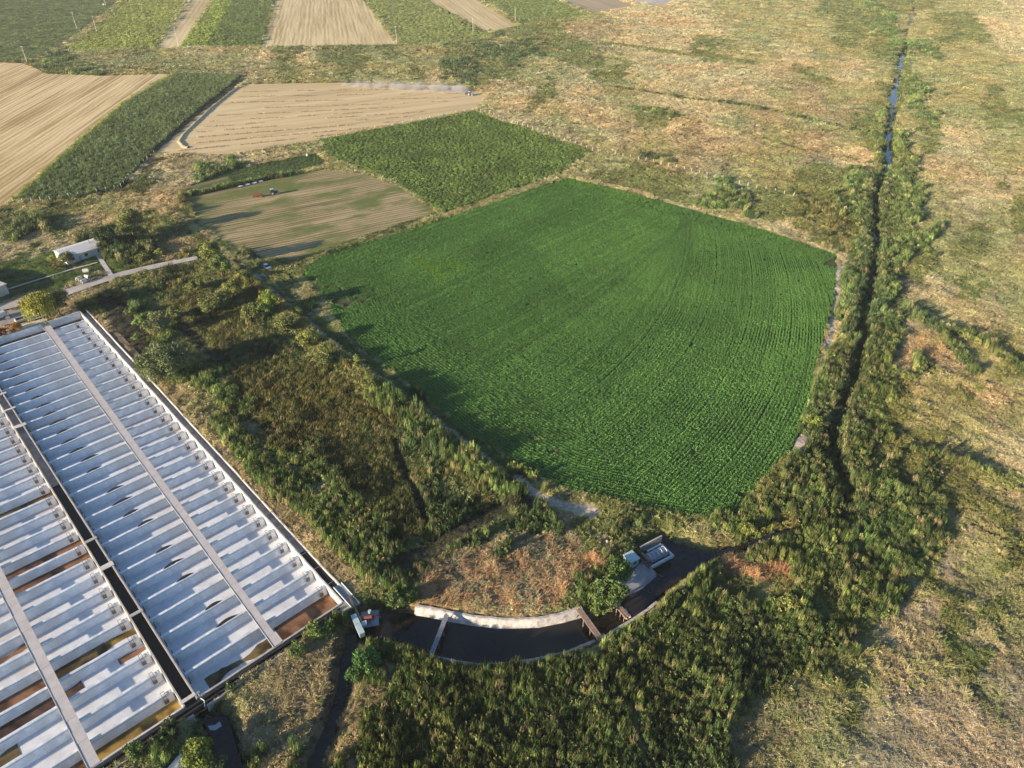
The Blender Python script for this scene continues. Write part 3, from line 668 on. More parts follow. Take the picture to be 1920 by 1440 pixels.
# ---- leafy field behind it, corn field, garden
def fill(name, poly, d, wd, ht, base, kinds, label, cat, vary=.5, yellow=None):
    xs_ = [p[0] for p in poly]; ys_ = [p[1] for p in poly]; x, y = jgrid(min(xs_), max(xs_), min(ys_), max(ys_), d); i = inpoly(x, y, poly) & visible(x, y); x, y = x[i], y[i]; n = len(x)
    g_ = fbm(x, y, 12, 501, 4); tint = np.array(base) * (1 - vary / 2 + vary * g_ * 1.2)[:, None] * RNG.uniform(.8, 1.2, n)[:, None]
    if yellow:
        yy = np.zeros(n)
        for pl, r in yellow: yy += np.exp(-(dline(x, y, PL(pl)) / r) ** 2)
        yy = np.clip(yy * RNG.uniform(.3, 1, n), 0, 1)[:, None]; tint = tint * (1 - yy) + np.array((.30, .36, .05)) * yy
    scatter(name, x, y, np.full(n, .02), wd * RNG.uniform(.75, 1.25, n), ht * RNG.uniform(.7, 1.25, n) * (.7 + .6 * g_), kinds + RNG.integers(0, 3, n), tint, RNG.uniform(0, 6.28, n), label, cat)
fill("leafy_plants", FIELDS['leafy_field'], 1.35, 1.7, 1.05, (.16, .24, .06), 6, "medium green leafy plants covering the field beyond the central crop", "crops", .6, [("665,283 672,286", 1.5), ("690,318 705,325", 2), ("905,215 1100,284", 1.2)])
fill("corn_plants", FIELDS['corn_field'], 1.5, 1.6, 2.0, (.15, .205, .085), 0, "tall grey green maize filling the slanting field on the left", "crops", .5, [("28,374 238,192 325,142", 2.2)])
fill("garden_plants", PL("440,347 598,314 610,300 590,288 500,305 420,328"), 1.3, 1.1, .6, (.08, .14, .035), 9, "low green vegetables in the garden plot behind the parked tractor", "crops", .6)
0 and fill("weeds", PL("540,412 660,362 705,372 690,390 590,430 540,428"), 1.6, 1.0, .35, (.11, .17, .04), 9, "patch of green weeds in the middle of the tilled field", "weeds", .5)
fill("roadside_cane", PL("540,498 600,478 700,448 820,405 815,400 690,440 560,486"), 1.2, 1.3, .8, (.14, .17, .05), 3, "strip of grass on the bank between the tilled field and the central crop", "grass", .5)
F("bright_left", "402,0 434,-40 470,-40 437,0 388,86 338,89"); F("bright_right", "439,0 472,-40 536,-40 515,0 490,88 391,87")
for nm, dd, ww, hh, cc in (("yellow_green_crop", 3.6, 4.2, 1.5, (.36, .40, .11)), ("bright_green_crop", 3.4, 3.8, 1.7, (.32, .39, .085)), ("darker_green_crop", 3.4, 3.6, 1.6, (.19, .25, .075)), ("far_green_crop", 3.6, 4.2, 1.3, (.22, .27, .10)), ("striped_crop", 3.8, 3.6, 1.0, (.32, .37, .12)), ("green_crop", 4.2, 4.0, 1.0, (.28, .34, .10))):
    src = {"yellow_green_crop": 'yellow_green_field', "bright_green_crop": 'bright_left', "darker_green_crop": 'bright_right', "far_green_crop": 'far_green_field', "striped_crop": 'striped_green_field', "green_crop": 'green_field'}[nm]
    fill(nm, FIELDS[src], dd, ww, hh, cc, 6 if nm != "far_green_crop" else 3, {"yellow_green_crop": "yellowing crop standing in the far upper left field", "bright_green_crop": "bright yellow green crop right of the narrow stubble strip", "darker_green_crop": "darker green crop beside the bright one, left of the tan field", "far_green_crop": "dull green crop in the far left corner field", "striped_crop": "green and yellow striped crop in the far middle field", "green_crop": "green crop right of the pale stubble field"}[nm], "crops", .45)
# stubble lines of straw on the mown field
x = []; y = []
for j in range(11):
    a = np.array(P(455 - j * 12, 172 + j * 11)); b = np.array(P(880 - j * 14, 168 + j * 7.2)); L = np.linalg.norm(b - a); t = np.arange(0, L, 1.7)
    t = t[noise(t, t * 0 + j * 9, 9, 5) > .38]; nrm = np.array((-(b - a)[1], (b - a)[0])) / L
    q = a + (b - a) * (t / L)[:, None] + nrm * (np.sin(t / 60 + j) * 1.5 + RNG.normal(0, .3, len(t)))[:, None]; x.append(q[:, 0]); y.append(q[:, 1])
x = np.concatenate(x); y = np.concatenate(y); i = inpoly(x, y, FIELDS['mown_field']); x, y = x[i], y[i]; n = len(x)
scatter("straw_lines", x, y, np.full(n, .02), RNG.uniform(.9, 1.6, n), RNG.uniform(.6, 1.0, n), 6 + RNG.integers(0, 3, n), np.array((.60, .48, .31)) * RNG.uniform(.6, 1.2, n)[:, None], None, "broken lines of cut straw lying along the mown field", "straw")
#@@PART2@@
# ------------------------------------------------------------------ the pond compound
M_LINER = mat("white liner", (.77, .82, .86), .5, var=(.60, .64, .68), scale=.9, bump=.03, bscale=1.5, var2=(.56, .58, .58))
M_FLOOR = mat("pond floor", (.73, .77, .81), .7, var=(.57, .60, .64), scale=.35, var2=(.52, .48, .46), detail=9)
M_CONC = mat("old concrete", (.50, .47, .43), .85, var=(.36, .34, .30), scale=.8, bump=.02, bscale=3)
M_WHITEC = mat("whitewashed concrete", (.72, .69, .64), .8, var=(.52, .49, .44), scale=.7, bump=.02)
M_SLAB = mat("walkway concrete", (.56, .53, .51), .8, var=(.48, .455, .44), scale=.5, bump=.01)
M_GUT = mat("gutter concrete", (.42, .40, .39), .8, var=(.26, .25, .25), scale=.6, bump=.02)
M_STEEL = mat("rusty steel", (.20, .17, .14), .6, .4, var=(.12, .09, .07), scale=3)
M_DARK = mat("black pipe", (.035, .034, .036), .5, var=(.06, .058, .055), scale=1)
M_SLIT = mat("slit shade", (.035, .032, .035), .9)
M_RED = mat("red paint", (.28, .07, .05), .6, var=(.16, .06, .045), scale=3); M_TURQ = mat("turquoise paint", (.20, .34, .36), .5, var=(.28, .40, .41), scale=2)
M_PALE = mat("pale turquoise sheet", (.48, .60, .60), .5, var=(.38, .50, .52), scale=1.5); M_GREY = mat("grey sheet metal", (.34, .36, .38), .5, .3, var=(.24, .25, .27), scale=1.5)
M_WOOD = mat("weathered wood", (.36, .27, .20), .85, var=(.20, .15, .11), scale=2, stretch=(1, 6, 1), bump=.01)
M_RUSTW = mat("reddish planks", (.40, .29, .22), .85, var=(.22, .155, .12), scale=2.5, bump=.01)
def ordw(i): return ORD[i] if i < len(ORD) else "far"
sheet("basin_floor", [S(-.1, -45), S(-.1, 28.1), S(-154, 29.0), S(-154, -45)], -1.95, M_FLOOR)
def wall(name, a, b, w_, z0, z1, m, label, cat, n=40, jit=.02, group=None):
    """a run of wall with a slightly worn top"""
    mb = MB(); L = math.hypot(b[0] - a[0], b[1] - a[1]); n = max(2, int(L / 2.5)); ux, uy = (b[0] - a[0]) / L, (b[1] - a[1]) / L; v = []; f = []
    for i in range(n + 1):
        t = i / n; x_, y_ = a[0] + (b[0] - a[0]) * t, a[1] + (b[1] - a[1]) * t; zz = z1 + random.uniform(-jit, jit) * 2; o = random.uniform(-jit, jit)
        for k, z_ in ((-1, z0), (-1, zz), (1, zz), (1, z0)): v.append((x_ + uy * (k * w_ / 2 + o), y_ - ux * (k * w_ / 2 + o), z_))
    for i in range(n):
        for k in range(4): f.append((i * 4 + k, i * 4 + (k + 1) % 4, i * 4 + 4 + (k + 1) % 4, i * 4 + 4 + k))
    f += [(3, 2, 1, 0), (n * 4, n * 4 + 1, n * 4 + 2, n * 4 + 3)]
    o = mb.add(v, f).build(name, m); bpy.context.view_layer.update(); me = o.data; me.flip_normals()
    return tag(o, label, cat, group)
tL = lambda s: -2.15 + .003 * s; tR = lambda s: 0 + .006 * s
wall('pond_wall', S(0, 28.0), S(-154, 28.8), .32, -2, .32, M_WHITEC, "sunlit white wall between the right pond block and its drain gutter", "wall", jit=.05)
wall('pond_wall', S(0, 29.75), S(-154.8, 30.65), .28, -2.2, .35, M_WHITEC, "outer white wall of the drain gutter beside the strip of dry grass", "wall", jit=.05)
wall('pond_wall', S(.1, 0), S(-154, -.9), .26, -2.4, .30, M_CONC, "concrete wall on the right side of the middle feed channel", "wall")
wall('pond_wall', S(.1, -2.15), S(-154, -2.6), .26, -2.4, .30, M_CONC, "concrete wall on the left side of the middle feed channel", "wall")
wall('pond_wall', S(0, -45), S(0, -2.25), .35, -2.4, .22, M_WHITEC, "pale wall closing the left pond block along the black pipes", "wall")
wall('pond_wall', S(0, .15), S(0, 27.8), .35, -2.4, .20, M_CONC, "dark stained wall closing the right pond block along the black pipes", "wall")
wall('pond_wall', S(-153.9, -45), S(-153.9, 28.5), .9, -2.4, .20, M_LINER, "liner covered end wall of the ponds under the willow", "wall")
wall('canal_wall', S(2.5, .6), S(2.1, 29.3), .30, -2.2, .35, M_CONC, "grey outer wall of the pipe canal, right of the corner valve", "wall")
wall('canal_wall', S(2.5, -45), S(2.5, -1.6), .30, -2.2, .30, M_CONC, "grey outer wall of the pipe canal, left of the corner valve", "wall")
sheet("pipe_canal_water", [S(.2, -45), S(.2, 28.2), S(2.2, 28.2), S(2.4, -45)], -.75, water_mat("pipe canal water", (.03, .026, .02), .1))
sheet("gutter_floor", [S(.2, 28.1), S(.2, 29.7), S(-154, 30.6), S(-154, 28.9)], -.75, M_GUT)
sheet("channel_floor", [S(-73, -2.1), S(-73, -.1), S(-153, -.8), S(-153, -2.5)], -.75, M_GUT)
sheet("channel_water", [S(.1, -2.1), S(.1, -.0), S(-74, -.4), S(-74, -2.3)], -.95, water_mat("channel water", (.03, .027, .018), .08))
sheet("gutter_water", [S(.2, 28.15), S(.2, 29.7), S(-17, 29.75), S(-17, 28.2)], -.60, water_mat("gutter water", (.02, .02, .025), .1))
strip('verge', [S(1, 31.1), S(-40, 31.35), S(-80, 31.6), S(-120, 31.85), S(-155.5, 32.0)], 2.4, .16, mat('dry earth', (.30, .22, .15), .95, var=(.13, .10, .07), scale=.9, bump=.15), thick=.4)
# long black pipes in the canal
for j, (off, zz) in enumerate(((.62, -.12), (1.35, -.30))):
    p = MB(); p.tube([S(off, t, zz) for t in np.arange(-45, 28, 3)], .20, 8)
    thing(p.build('black_pipe', M_DARK, smooth_=True), ("black pipe lying against the pond end wall", "second black pipe, farther from the ponds in the pipe canal")[j], "pipe", "long black pipes in the canal along the ponds")
for j in range(12):
    t = -33 + j * 5.1
    p = MB(); p.box(S(2.35, t, .35), (.14, .14, .75), TROT)
    thing(p.build('red_post', M_RED, bevel=.02), "small red post on the pipe canal wall, %s from the right-hand corner" % ordw(11 - j), "post", "red posts along the pipe canal")
# walkways: rows of slabs
def walkway(ends, label):
    (s0, a0, b0), (s1, a1, b1) = ends; root = empty('walkway', S(s0, (a0 + b0) / 2, 0)); n = int(abs(s1 - s0) / 2.6)
    e = MB()
    mb = MB()
    for i in range(n):
        k0, k1 = i / n, (i + 1) / n - .012 / abs(s1 - s0) * 2.2; d = random.uniform(-.012, .012)
        c = [S(s0 + (s1 - s0) * k, (a0 if q == 0 else b0) + ((a1 - a0) if q == 0 else (b1 - b0)) * k) for k, q in ((k0, 0), (k0, 1), (k1, 1), (k1, 0))]
        mb.prism(c if True else c, .12 + d, .30 + d)
    o = mb.build('walkway_slab', M_SLAB); o.parent = root; o.matrix_parent_inverse.translation = (-root.location[0], -root.location[1], 0)
    le = MB(); le.bar(S(s0, a0 - .05, .30), S(s1, a1 - .05, .30), .09, .12); l = le.build('edge_strip', M_WHITEC); l.parent = root; l.matrix_parent_inverse.translation = (-root.location[0], -root.location[1], 0)
    tag(root, label, "walkway")
walkway(((0, 13.9, 15.35), (-153.5, 17.4, 19.4)), "long pale concrete walkway down the middle of the right pond block")
walkway(((0, -16.9, -15.2), (-153.5, -20.6, -18.6)), "long pale concrete walkway crossing the left pond block")
# dividers
def divider(s, t0, t1, label, group, slit=None, frames=(), seed=0):
    rg = random.Random(seed); root = empty('pond_divider', S(s, t0, 0), TROT); mb = MB(); n = max(6, int((t1 - t0) / 1.0)); v = []; f = []
    prof = ((-.80, -1.97), (-.36, -.50), (-.26, -.15), (.24, -.12), (.36, -.50), (.80, -1.97)); L = t1 - t0; w0 = 0
    for i in range(n + 1):
        x_ = L * i / n; w0 = w0 * .7 + rg.uniform(-.03, .03); dz = rg.uniform(-.03, .03); k = 1.0
        if i == 0: k = .6
        for a, b in prof: v.append((x_, a * k + w0, b + (dz if b > -1 else 0)))
    m6 = len(prof)
    for i in range(n):
        for j in range(m6 - 1): f.append((i * m6 + j, (i + 1) * m6 + j, (i + 1) * m6 + j + 1, i * m6 + j + 1))
    f.append(tuple(range(m6))); f.append(tuple(n * m6 + j for j in range(m6))[::-1])
    o = mb.add(v, f).build('liner', M_LINER, root, smooth_=False)
    if rg.random() < .9:
        r = MB(); y_ = rg.uniform(-.5, -.36); r.tube([(.6, y_, -.3), (L * .5, y_ + .03, -.28), (L - .4, y_, -.3)], .035, 5); r.build('rail_pipe', M_GREY, root)
    if slit:
        c, ln = slit; v = []; m_ = 9
        for i in range(m_):
            q = i / (m_ - 1); x_ = c + (q - .5) * ln; h_ = math.sin(math.pi * q) ** .8; y0 = .02 + .12 * (q - .5) + rg.uniform(-.03, .03)
            v += [(x_, y0 - .07, -.165 + .05 * h_), (x_, y0 + .02 + .52 * h_, -.08 + .14 * h_), (x_, y0 + .52 * h_ + .03, -.22)]
        f = []
        for i in range(m_ - 1): f += [(i * 3, i * 3 + 3, i * 3 + 4, i * 3 + 1), (i * 3 + 1, i * 3 + 4, i * 3 + 5, i * 3 + 2)]
        MB().add(v, f).build('shaded_slit', M_SLIT, root)  # near-black sheet paints the shaded inside of the torn opening
    for fx in frames:
        g_ = MB(); y0 = .15
        for dx in (0, .55): g_.bar((fx + dx, -.75, -.9), (fx + dx, -.75, .12), .06, .06); g_.bar((fx + dx, -.75, .1), (fx + dx, .4, .1), .06, .06)
        g_.bar((fx, -.75, .1), (fx + .55, -.75, .1), .06, .06); g_.bar((fx, .4, .1), (fx + .55, .4, .1), .06, .06); g_.box((fx + .3, -.86, -1.2), (.7, .12, .8))
        g_.build('outlet_frame', M_STEEL, root)
    for yy in (-1.15, 1.0): MB().tube([(.25, yy, -1.95), (.25, yy, -.1)], .07, 5).build('inlet_pipe', M_DARK, root)
    return tag(root, label, "pond divider", group)
for k in range(29):
    s = -6.1 - 5.06 * k; c = 6.2 + (s + 95) * .045 + random.uniform(-.6, .6)
    sl = None if k in (0, 3, 7, 12) else (c, random.uniform(3.0, 4.6))
    divider(s, .35 + .006 * s, 27.75 - .004 * s, "white pond ridge, right block, %s up from the pipe canal%s" % (ordw(k), "" if sl is None else ", dark slit torn open"), "dividers of the right pond block", sl, (25.9,), k)
for k in range(26):
    s = -4.7 - 4.95 * k
    if s < -128: break
    t1 = -2.5 + .003 * s; t0 = -44
    divider(s, t0, t1, "white pond ridge, left block, %s up from the pipe canal" % ordw(k), "dividers of the left pond block", None, (t1 - t0 - 1.6,), 100 + k)
for j, s in enumerate((-120, -111, -101.5, -49, -39.5, -24.1, -.9)):
    p = MB(); w_ = 1.3 if j in (2, 4) else .7; p.prism([S(s - w_ / 2, -2.4), S(s - w_ / 2, .1), S(s + w_ / 2, .1), S(s + w_ / 2, -2.4)], .22, .36)
    thing(p.build('footbridge', M_WHITEC if j != 3 and j != 5 else M_CONC), "short concrete slab bridging the middle feed channel, %s from the pipe canal" % ordw(6 - j), "footbridge", "slabs across the feed channel")
for j in range(7):
    s = -4.5 - 5.06 * j; p = MB(); p.bar(S(s - .9, 28.1, .36), S(s - .9, 29.8, .36), .09, .07)
    thing(p.build('crossbar', M_GREY), "thin pale bar laid over the drain gutter, %s from the pump corner" % ordw(j), "bar", "bars across the drain gutter")
# standing water left in some cells
WB = {c: water_mat("cell water " + c, v, .18, .01) for c, v in dict(gold=(.33, .22, .06), brown=(.22, .12, .065), dark=(.10, .06, .045), olive=(.15, .115, .05)).items()}
for k_, m_ in WB.items():
    nn = m_.node_tree; b_ = nn.nodes["Principled BSDF"]; t_ = nn.nodes.new("ShaderNodeTexNoise"); t_.inputs["Scale"].default_value = .35; t_.inputs["Detail"].default_value = 7
    tc_ = nn.nodes.new("ShaderNodeTexCoord"); nn.links.new(tc_.outputs["Object"], t_.inputs[0]); r_ = nn.nodes.new("ShaderNodeValToRGB"); c_ = b_.inputs["Base Color"].default_value[:3]
    r_.color_ramp.elements[0].position = .38; r_.color_ramp.elements[1].position = .62; r_.color_ramp.elements[0].color = (*[q * .35 for q in c_], 1); r_.color_ramp.elements[1].color = (*[min(1, q * 1.25) for q in c_], 1)
    nn.links.new(t_.outputs[0], r_.inputs[0]); nn.links.new(r_.outputs[0], b_.inputs["Base Color"])
def cell_water(s0, s1, t0, t1, c, rag=0):
    pts = []
    n = 60; o_ = random.uniform(0, 500)
    tt = np.linspace(t0, t1, n + 1); ra = fbm(tt + o_, tt * 0, 3.5, 5, 3) * 1.6 * rag; rb = fbm(tt + o_ + 70, tt * 0, 3.0, 9, 3) * 1.6 * rag
    for i in range(n + 1): pts.append((s0 + ra[i], tt[i]))
    for i in range(n, -1, -1): pts.append((max(s1 - rb[i], s0 + ra[i] + .05), tt[i]))
    sheet("pond_water", [S(a, b) for a, b in pts], -1.90 - random.uniform(0, .01), WB[c])
def LBc(k): return -4.7 - 4.95 * k
cell_water(LBc(14) + .3, LBc(13) - .3, -34, -2.5, 'olive'); cell_water(LBc(10) + .3, LBc(9) - .3, -17, -2.5, 'brown'); cell_water(LBc(9) + .3, LBc(8) - .3, -16.4, -2.5, 'brown')
cell_water(LBc(4) + .3, LBc(3) - .3, -16, -7.5, 'olive', .4); cell_water(LBc(4) + .3, LBc(3) - 1.6, -7.5, -2.5, 'gold', .8); cell_water(LBc(4) + .3, LBc(3) - .3, -36, -17, 'brown')
cell_water(LBc(3) + .3, LBc(2) - 1.8, -7, -2.5, 'brown', 1.1); cell_water(LBc(3) + .3, LBc(2) - .8, -16, -13, 'dark', 1.3); cell_water(LBc(3) + .3, LBc(2) - .3, -38, -17, 'dark', .2)
cell_water(LBc(6) + .3, LBc(5) - 1.2, -34, -17.2, 'brown', 1.2); cell_water(LBc(2) + .3, LBc(1) - .3, -40, -24, 'olive', .8); cell_water(LBc(0) + .3, -.15, -15.4, -2.5, 'gold'); cell_water(LBc(0) + .3, -.15, -36, -16.5, 'brown', .3)
cell_water(-6.1 + .3, -.15, 16.2, 27.8, 'brown'); cell_water(-6.1 + 1.2, -1.0, 2.5, 14.6, 'olive', 1.5); cell_water(-153.4, -151.4, .5, 28, 'dark', .3)
# the corner of a further pond at the bottom edge
Q = PL("270,1478 344,1404 352,1440 356,1500")
sheet("second_basin_floor", PL("250,1500 345,1404 352,1440 372,1520"), -1.4, M_FLOOR)
a_, b_ = P(240, 1490), P(333, 1402); wall('pond_wall', a_, b_, .7, -1.8, .15, M_LINER, "liner covered edge of the small pond cut by the bottom of the picture", "wall")
a_, b_ = P(250, 1520), P(344, 1412); wall('pond_wall', a_, b_, .9, -1.8, .0, M_LINER, "inner liner ridge of the small pond at the bottom edge", "wall")
a_, b_ = P(338, 1407), P(356, 1500); wall('pond_wall', a_, b_, .35, -1.8, .3, M_WHITEC, "white side wall of the small pond beside the round bush", "wall")
# valve assembly at the channel's end
root = empty('valve_assembly', S(.6, .4, .2)); v_ = MB(); v_.tube([(0, 0, .2), (.9, -.6, .5), (1.3, -1.6, .3)], .09, 6); v_.tube([(-.4, .5, 0), (-.4, .5, 1.1)], .08, 6); v_.tube([(.3, .7, 0), (.4, .2, 1.0)], .06, 6); v_.build('pipework', M_PALE, root)
v_ = MB(); v_.tube([(-.4, .5, 1.0), (-.4, .5, 1.08)], .32, 12); v_.tube([(.4, .2, 1.0), (.4, .2, 1.06)], .24, 12); v_.build('hand_wheel', M_GREY, root); tag(root, "pale pipes with hand wheels at the lower end of the feed channel", "valve")
# ------------------------------------------------------------------ pump corner right of the ponds
def rel(root, pt): return (pt[0] - root.location[0], pt[1] - root.location[1], pt[2] - root.location[2])
def P3(x_, y_, z_): return (*P(x_, y_, z_), z_)
r = empty('chute', P3(655, 1124, .3)); c = MB(); a_, b_ = P3(633, 1098, .25), P3(668, 1137, .25); c.bar(rel(r, a_), rel(r, b_), 1.7, .18); c.build('chute_deck', M_GREY, r)
c = MB()
for o_ in (-.85, .85):
    d = np.array(b_) - np.array(a_); d /= np.linalg.norm(d); nn_ = np.array((-d[1], d[0], 0)) * o_; c.bar(rel(r, np.array(a_) + nn_ + (0, 0, .2)), rel(r, np.array(b_) + nn_ + (0, 0, .2)), .1, .35)
c.build('side_rail', M_PALE, r); tag(r, "grey sheet metal chute at the end of the drain gutter", "chute")
r = empty('pump_platform', P3(694, 1161, 0)); rz = math.atan2(P(704, 1143)[1] - P(674.5, 1147.5)[1], P(704, 1143)[0] - P(674.5, 1147.5)[0])
c = MB(); c.box((0, 0, .1), (3.2, 3.4, .22), rz); c.build('deck', mat("platform deck", (.30, .33, .40), .6, .2, var=(.20, .22, .28), scale=1.2), r, bevel=.03)
c = MB()
for i in (-1, 1): c.tube([(i * 1.2 * math.cos(rz), i * 1.2 * math.sin(rz) - 1.7, -.35), (i * 1.2 * math.cos(rz) + .3, i * 1.2 * math.sin(rz) + 1.7, -.35)], .32, 10)
c.build('float', M_DARK, r); tag(r, "grey floating platform on the dark canal beside the pond corner", "platform")
r = empty('red_pump', P3(692, 1160, .22), .2); c = MB(); c.tube([(-.9, 0, .5), (.55, 0, .5)], .36, 12); c.build('motor', M_RED, r, smooth_=False)
c = MB(); c.box((-.2, 0, .1), (2.2, .9, .16)); c.bar((-1, -.6, .15), (1, .6, .15), .12, .12); c.bar((-.2, .3, .3), (.3, -1.3, .15), .16, .16); c.build('skid_frame', M_STEEL, r)
c = MB(); c.tube([(.5, 0, .5), (1.2, .1, .55), (1.7, .2, .2), (2.2, .3, -.6)], .13, 8); c.build('outlet_pipe', M_RED, r); tag(r, "red motor pump standing on the grey floating platform", "pump")
r = empty('blue_drum', P3(694, 1150.5, .22)); c = MB(); c.tube([(0, 0, 0), (0, 0, .85)], .33, 14); c.build('drum_body', M_TURQ, r, smooth_=False); c = MB(); c.tube([(0, 0, .85), (0, 0, .9)], .28, 14); c.build('lid', M_PALE, r); tag(r, "turquoise drum beside the red pump on the platform", "drum")
r = empty('control_box', P3(683, 1172, .22), rz); c = MB(); c.box((0, 0, .25), (.9, 1.1, .5)); c.build('panel_box', M_TURQ, r, bevel=.03); c = MB(); c.box((0, 0, .53), (.95, 1.15, .06)); c.build('lid', M_PALE, r); tag(r, "pale blue control box at the near corner of the floating platform", "box")
az_ = math.atan2(P(660, 1150)[1] - P(677.5, 1188)[1], P(660, 1150)[0] - P(677.5, 1188)[0]); r = empty('long_box', P3(670.5, 1170, .9), az_)
c = MB(); c.box((0, 0, -.5), (4.7, .95, 1.0)); c.build('box_body', M_TURQ, r, bevel=.03); c = MB(); c.box((1.2, 0, .05), (2.3, 1.05, .1)); c.box((-1.2, 0, .05), (2.3, 1.05, .1)); c.build('lid', M_PALE, r, bevel=.02); tag(r, "long narrow box with two pale lids between the platform and the bank", "box")
r = empty('boom', P3(667, 1140, .8)); c = MB(); c.bar(rel(r, P3(655, 1118, .8)), rel(r, P3(677, 1164, .8)), .3, .3); c.bar(rel(r, P3(657, 1119, .4)), rel(r, P3(679, 1162, .4)), .18, .18); c.build('beam', M_STEEL, r); c = MB(); c.tube([rel(r, P3(655, 1118, 0)), rel(r, P3(655, 1118, 1.1))], .12, 8); c.build('boom_post', M_STEEL, r); tag(r, "dark steel boom reaching from the chute to the floating platform", "boom")
r = empty('apron', P3(640, 1135, 0)); c = MB(); c.add([rel(r, P3(628, 1137, .2)), rel(r, P3(655, 1122, .2)), rel(r, P3(662, 1145, -.9)), rel(r, P3(640, 1168, -1.4)), rel(r, P3(628, 1137, -2)), rel(r, P3(655, 1122, -2)), rel(r, P3(662, 1145, -2)), rel(r, P3(640, 1168, -2))], [(3, 2, 1, 0), (0, 1, 5, 4), (1, 2, 6, 5), (2, 3, 7, 6), (3, 0, 4, 7)]); c.build('concrete_slope', M_CONC, r); tag(r, "sloping concrete apron at the pump corner above the canal", "apron")
# ------------------------------------------------------------------ curved canal: concrete banks and bridges
def bank(pts, w_, z_top, z_bot, label, m=M_CONC, flip=1):
    pts = [np.array(q) for q in pts]; v = []; f = []; nseg = []
    fine = []
    for i in range(len(pts) - 1):
        for k in range(4): fine.append(pts[i] + (pts[i + 1] - pts[i]) * k / 4)
    fine.append(pts[-1]); n = len(fine)
    for i, p in enumerate(fine):
        d = fine[min(i + 1, n - 1)] - fine[max(i - 1, 0)]; d /= np.linalg.norm(d); nn_ = np.array((-d[1], d[0])) * flip; e = random.uniform(-.12, .12)
        o = p + nn_ * w_; v += [(p[0], p[1], z_bot), (*(p + nn_ * w_ * .8), z_top - .1), (*(o + nn_ * e), z_top), (*(o + nn_ * (.45 + e)), z_top - .02), (*(o + nn_ * (.45 + e)), z_bot)]
    for i in range(n - 1):
        for j in range(4): f.append((i * 5 + j, i * 5 + j + 1, i * 5 + 6 + j, i * 5 + 5 + j) if flip < 0 else (i * 5 + 5 + j, i * 5 + 6 + j, i * 5 + j + 1, i * 5 + j))
    f.append((0, 1, 2, 3, 4)); f.append(tuple((n - 1) * 5 + q for q in (4, 3, 2, 1, 0)))
    o = MB().add(v, f).build('canal_bank', m); return tag(o, label, "canal bank")
M_BANK = mat("crumbling concrete", (.62, .60, .57), .9, var=(.34, .32, .29), scale=1.2, bump=.10, bscale=1.6, var2=(.60, .57, .53))
bank(PL("776,1156 800,1160 840,1168 890,1177 950,1182 1010,1180 1060,1170 1096,1157", -1.7), 1.25, -.25, -1.9, "sunlit crumbling concrete bank on the inner side of the curved canal", M_BANK)
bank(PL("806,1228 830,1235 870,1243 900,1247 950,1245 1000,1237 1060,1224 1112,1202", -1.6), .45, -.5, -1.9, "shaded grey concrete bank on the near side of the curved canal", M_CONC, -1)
bank(PL("1170,1126 1186,1118 1205,1107 1220,1095 1234,1080", -1.7), 3.2, .1, -1.9, "blue grey concrete slope below the pump cabin", mat("blue grey concrete", (.36, .38, .40), .85, var=(.26, .28, .31), scale=1, bump=.03))
bank(PL("1116,1203 1150,1180 1178,1164 1205,1146 1225,1130", -1.6), .6, -.5, -1.9, "broken concrete edge between the reeds and the upper canal", M_BANK, -1)
def bridge(a, b, w_, m, label, planks=7, rail=False):
    a = np.array((*P(*a, .45), .45)); b = np.array((*P(*b, .45), .45)); r = empty('plank_bridge', tuple((a + b) / 2)); d = b - a; L = np.linalg.norm(d[:2]); d /= L; nn_ = np.array((-d[1], d[0], 0)); mid = (a + b) / 2
    c = MB()
    for k in range(planks):
        o = nn_ * w_ * ((k + .5) / planks - .5); e0, e1 = random.uniform(-.2, .25), random.uniform(-.25, .2); c.bar(a - mid + o + d * e0 + (0, 0, random.uniform(0, .05)), b - mid + o + d * e1 + (0, 0, random.uniform(0, .05)), w_ / planks * .88, .07)
    c.build('plank', m, r); c = MB()
    for k in (-1, 1): c.bar(a - mid + nn_ * w_ * .35 * k - (0, 0, .16), b - mid + nn_ * w_ * .35 * k - (0, 0, .16), .14, .2)
    c.build('beam', M_WOOD, r); c = MB()
    for e in (.06, .36, .66, .94):
        for k in (-1, 1): q = a - mid + (b - a) * e + nn_ * w_ * .45 * k; c.tube([q - (0, 0, 2.4), q], .08, 6)
    c.build('pile', M_WOOD, r); return tag(r, label, "bridge")
bridge((838, 1152), (807, 1231), .85, mat("grey planks", (.32, .33, .37), .8, var=(.22, .22, .25), scale=2), "narrow grey plank bridge across the left end of the curved canal", 4)
bridge((1084, 1140), (1126, 1198), 1.15, M_RUSTW, "reddish wooden bridge across the right end of the curved canal", 5)
bridge((1152, 1128), (1176, 1156), 1.1, M_RUSTW, "short wooden gangway beside the white rubble on the upper canal", 4)
r = empty('rubble', P3(1178, 1152, -.3)); c = MB()
for i in range(10): c.box((random.uniform(-1, 1), random.uniform(-.8, .8), random.uniform(0, .4)), (random.uniform(.3, .8), random.uniform(.3, .6), random.uniform(.2, .5)), random.uniform(0, 3), .8)
c.build('broken_block', M_WHITEC, r); tag(r, "heap of pale broken blocks at the end of the short gangway", "rubble")
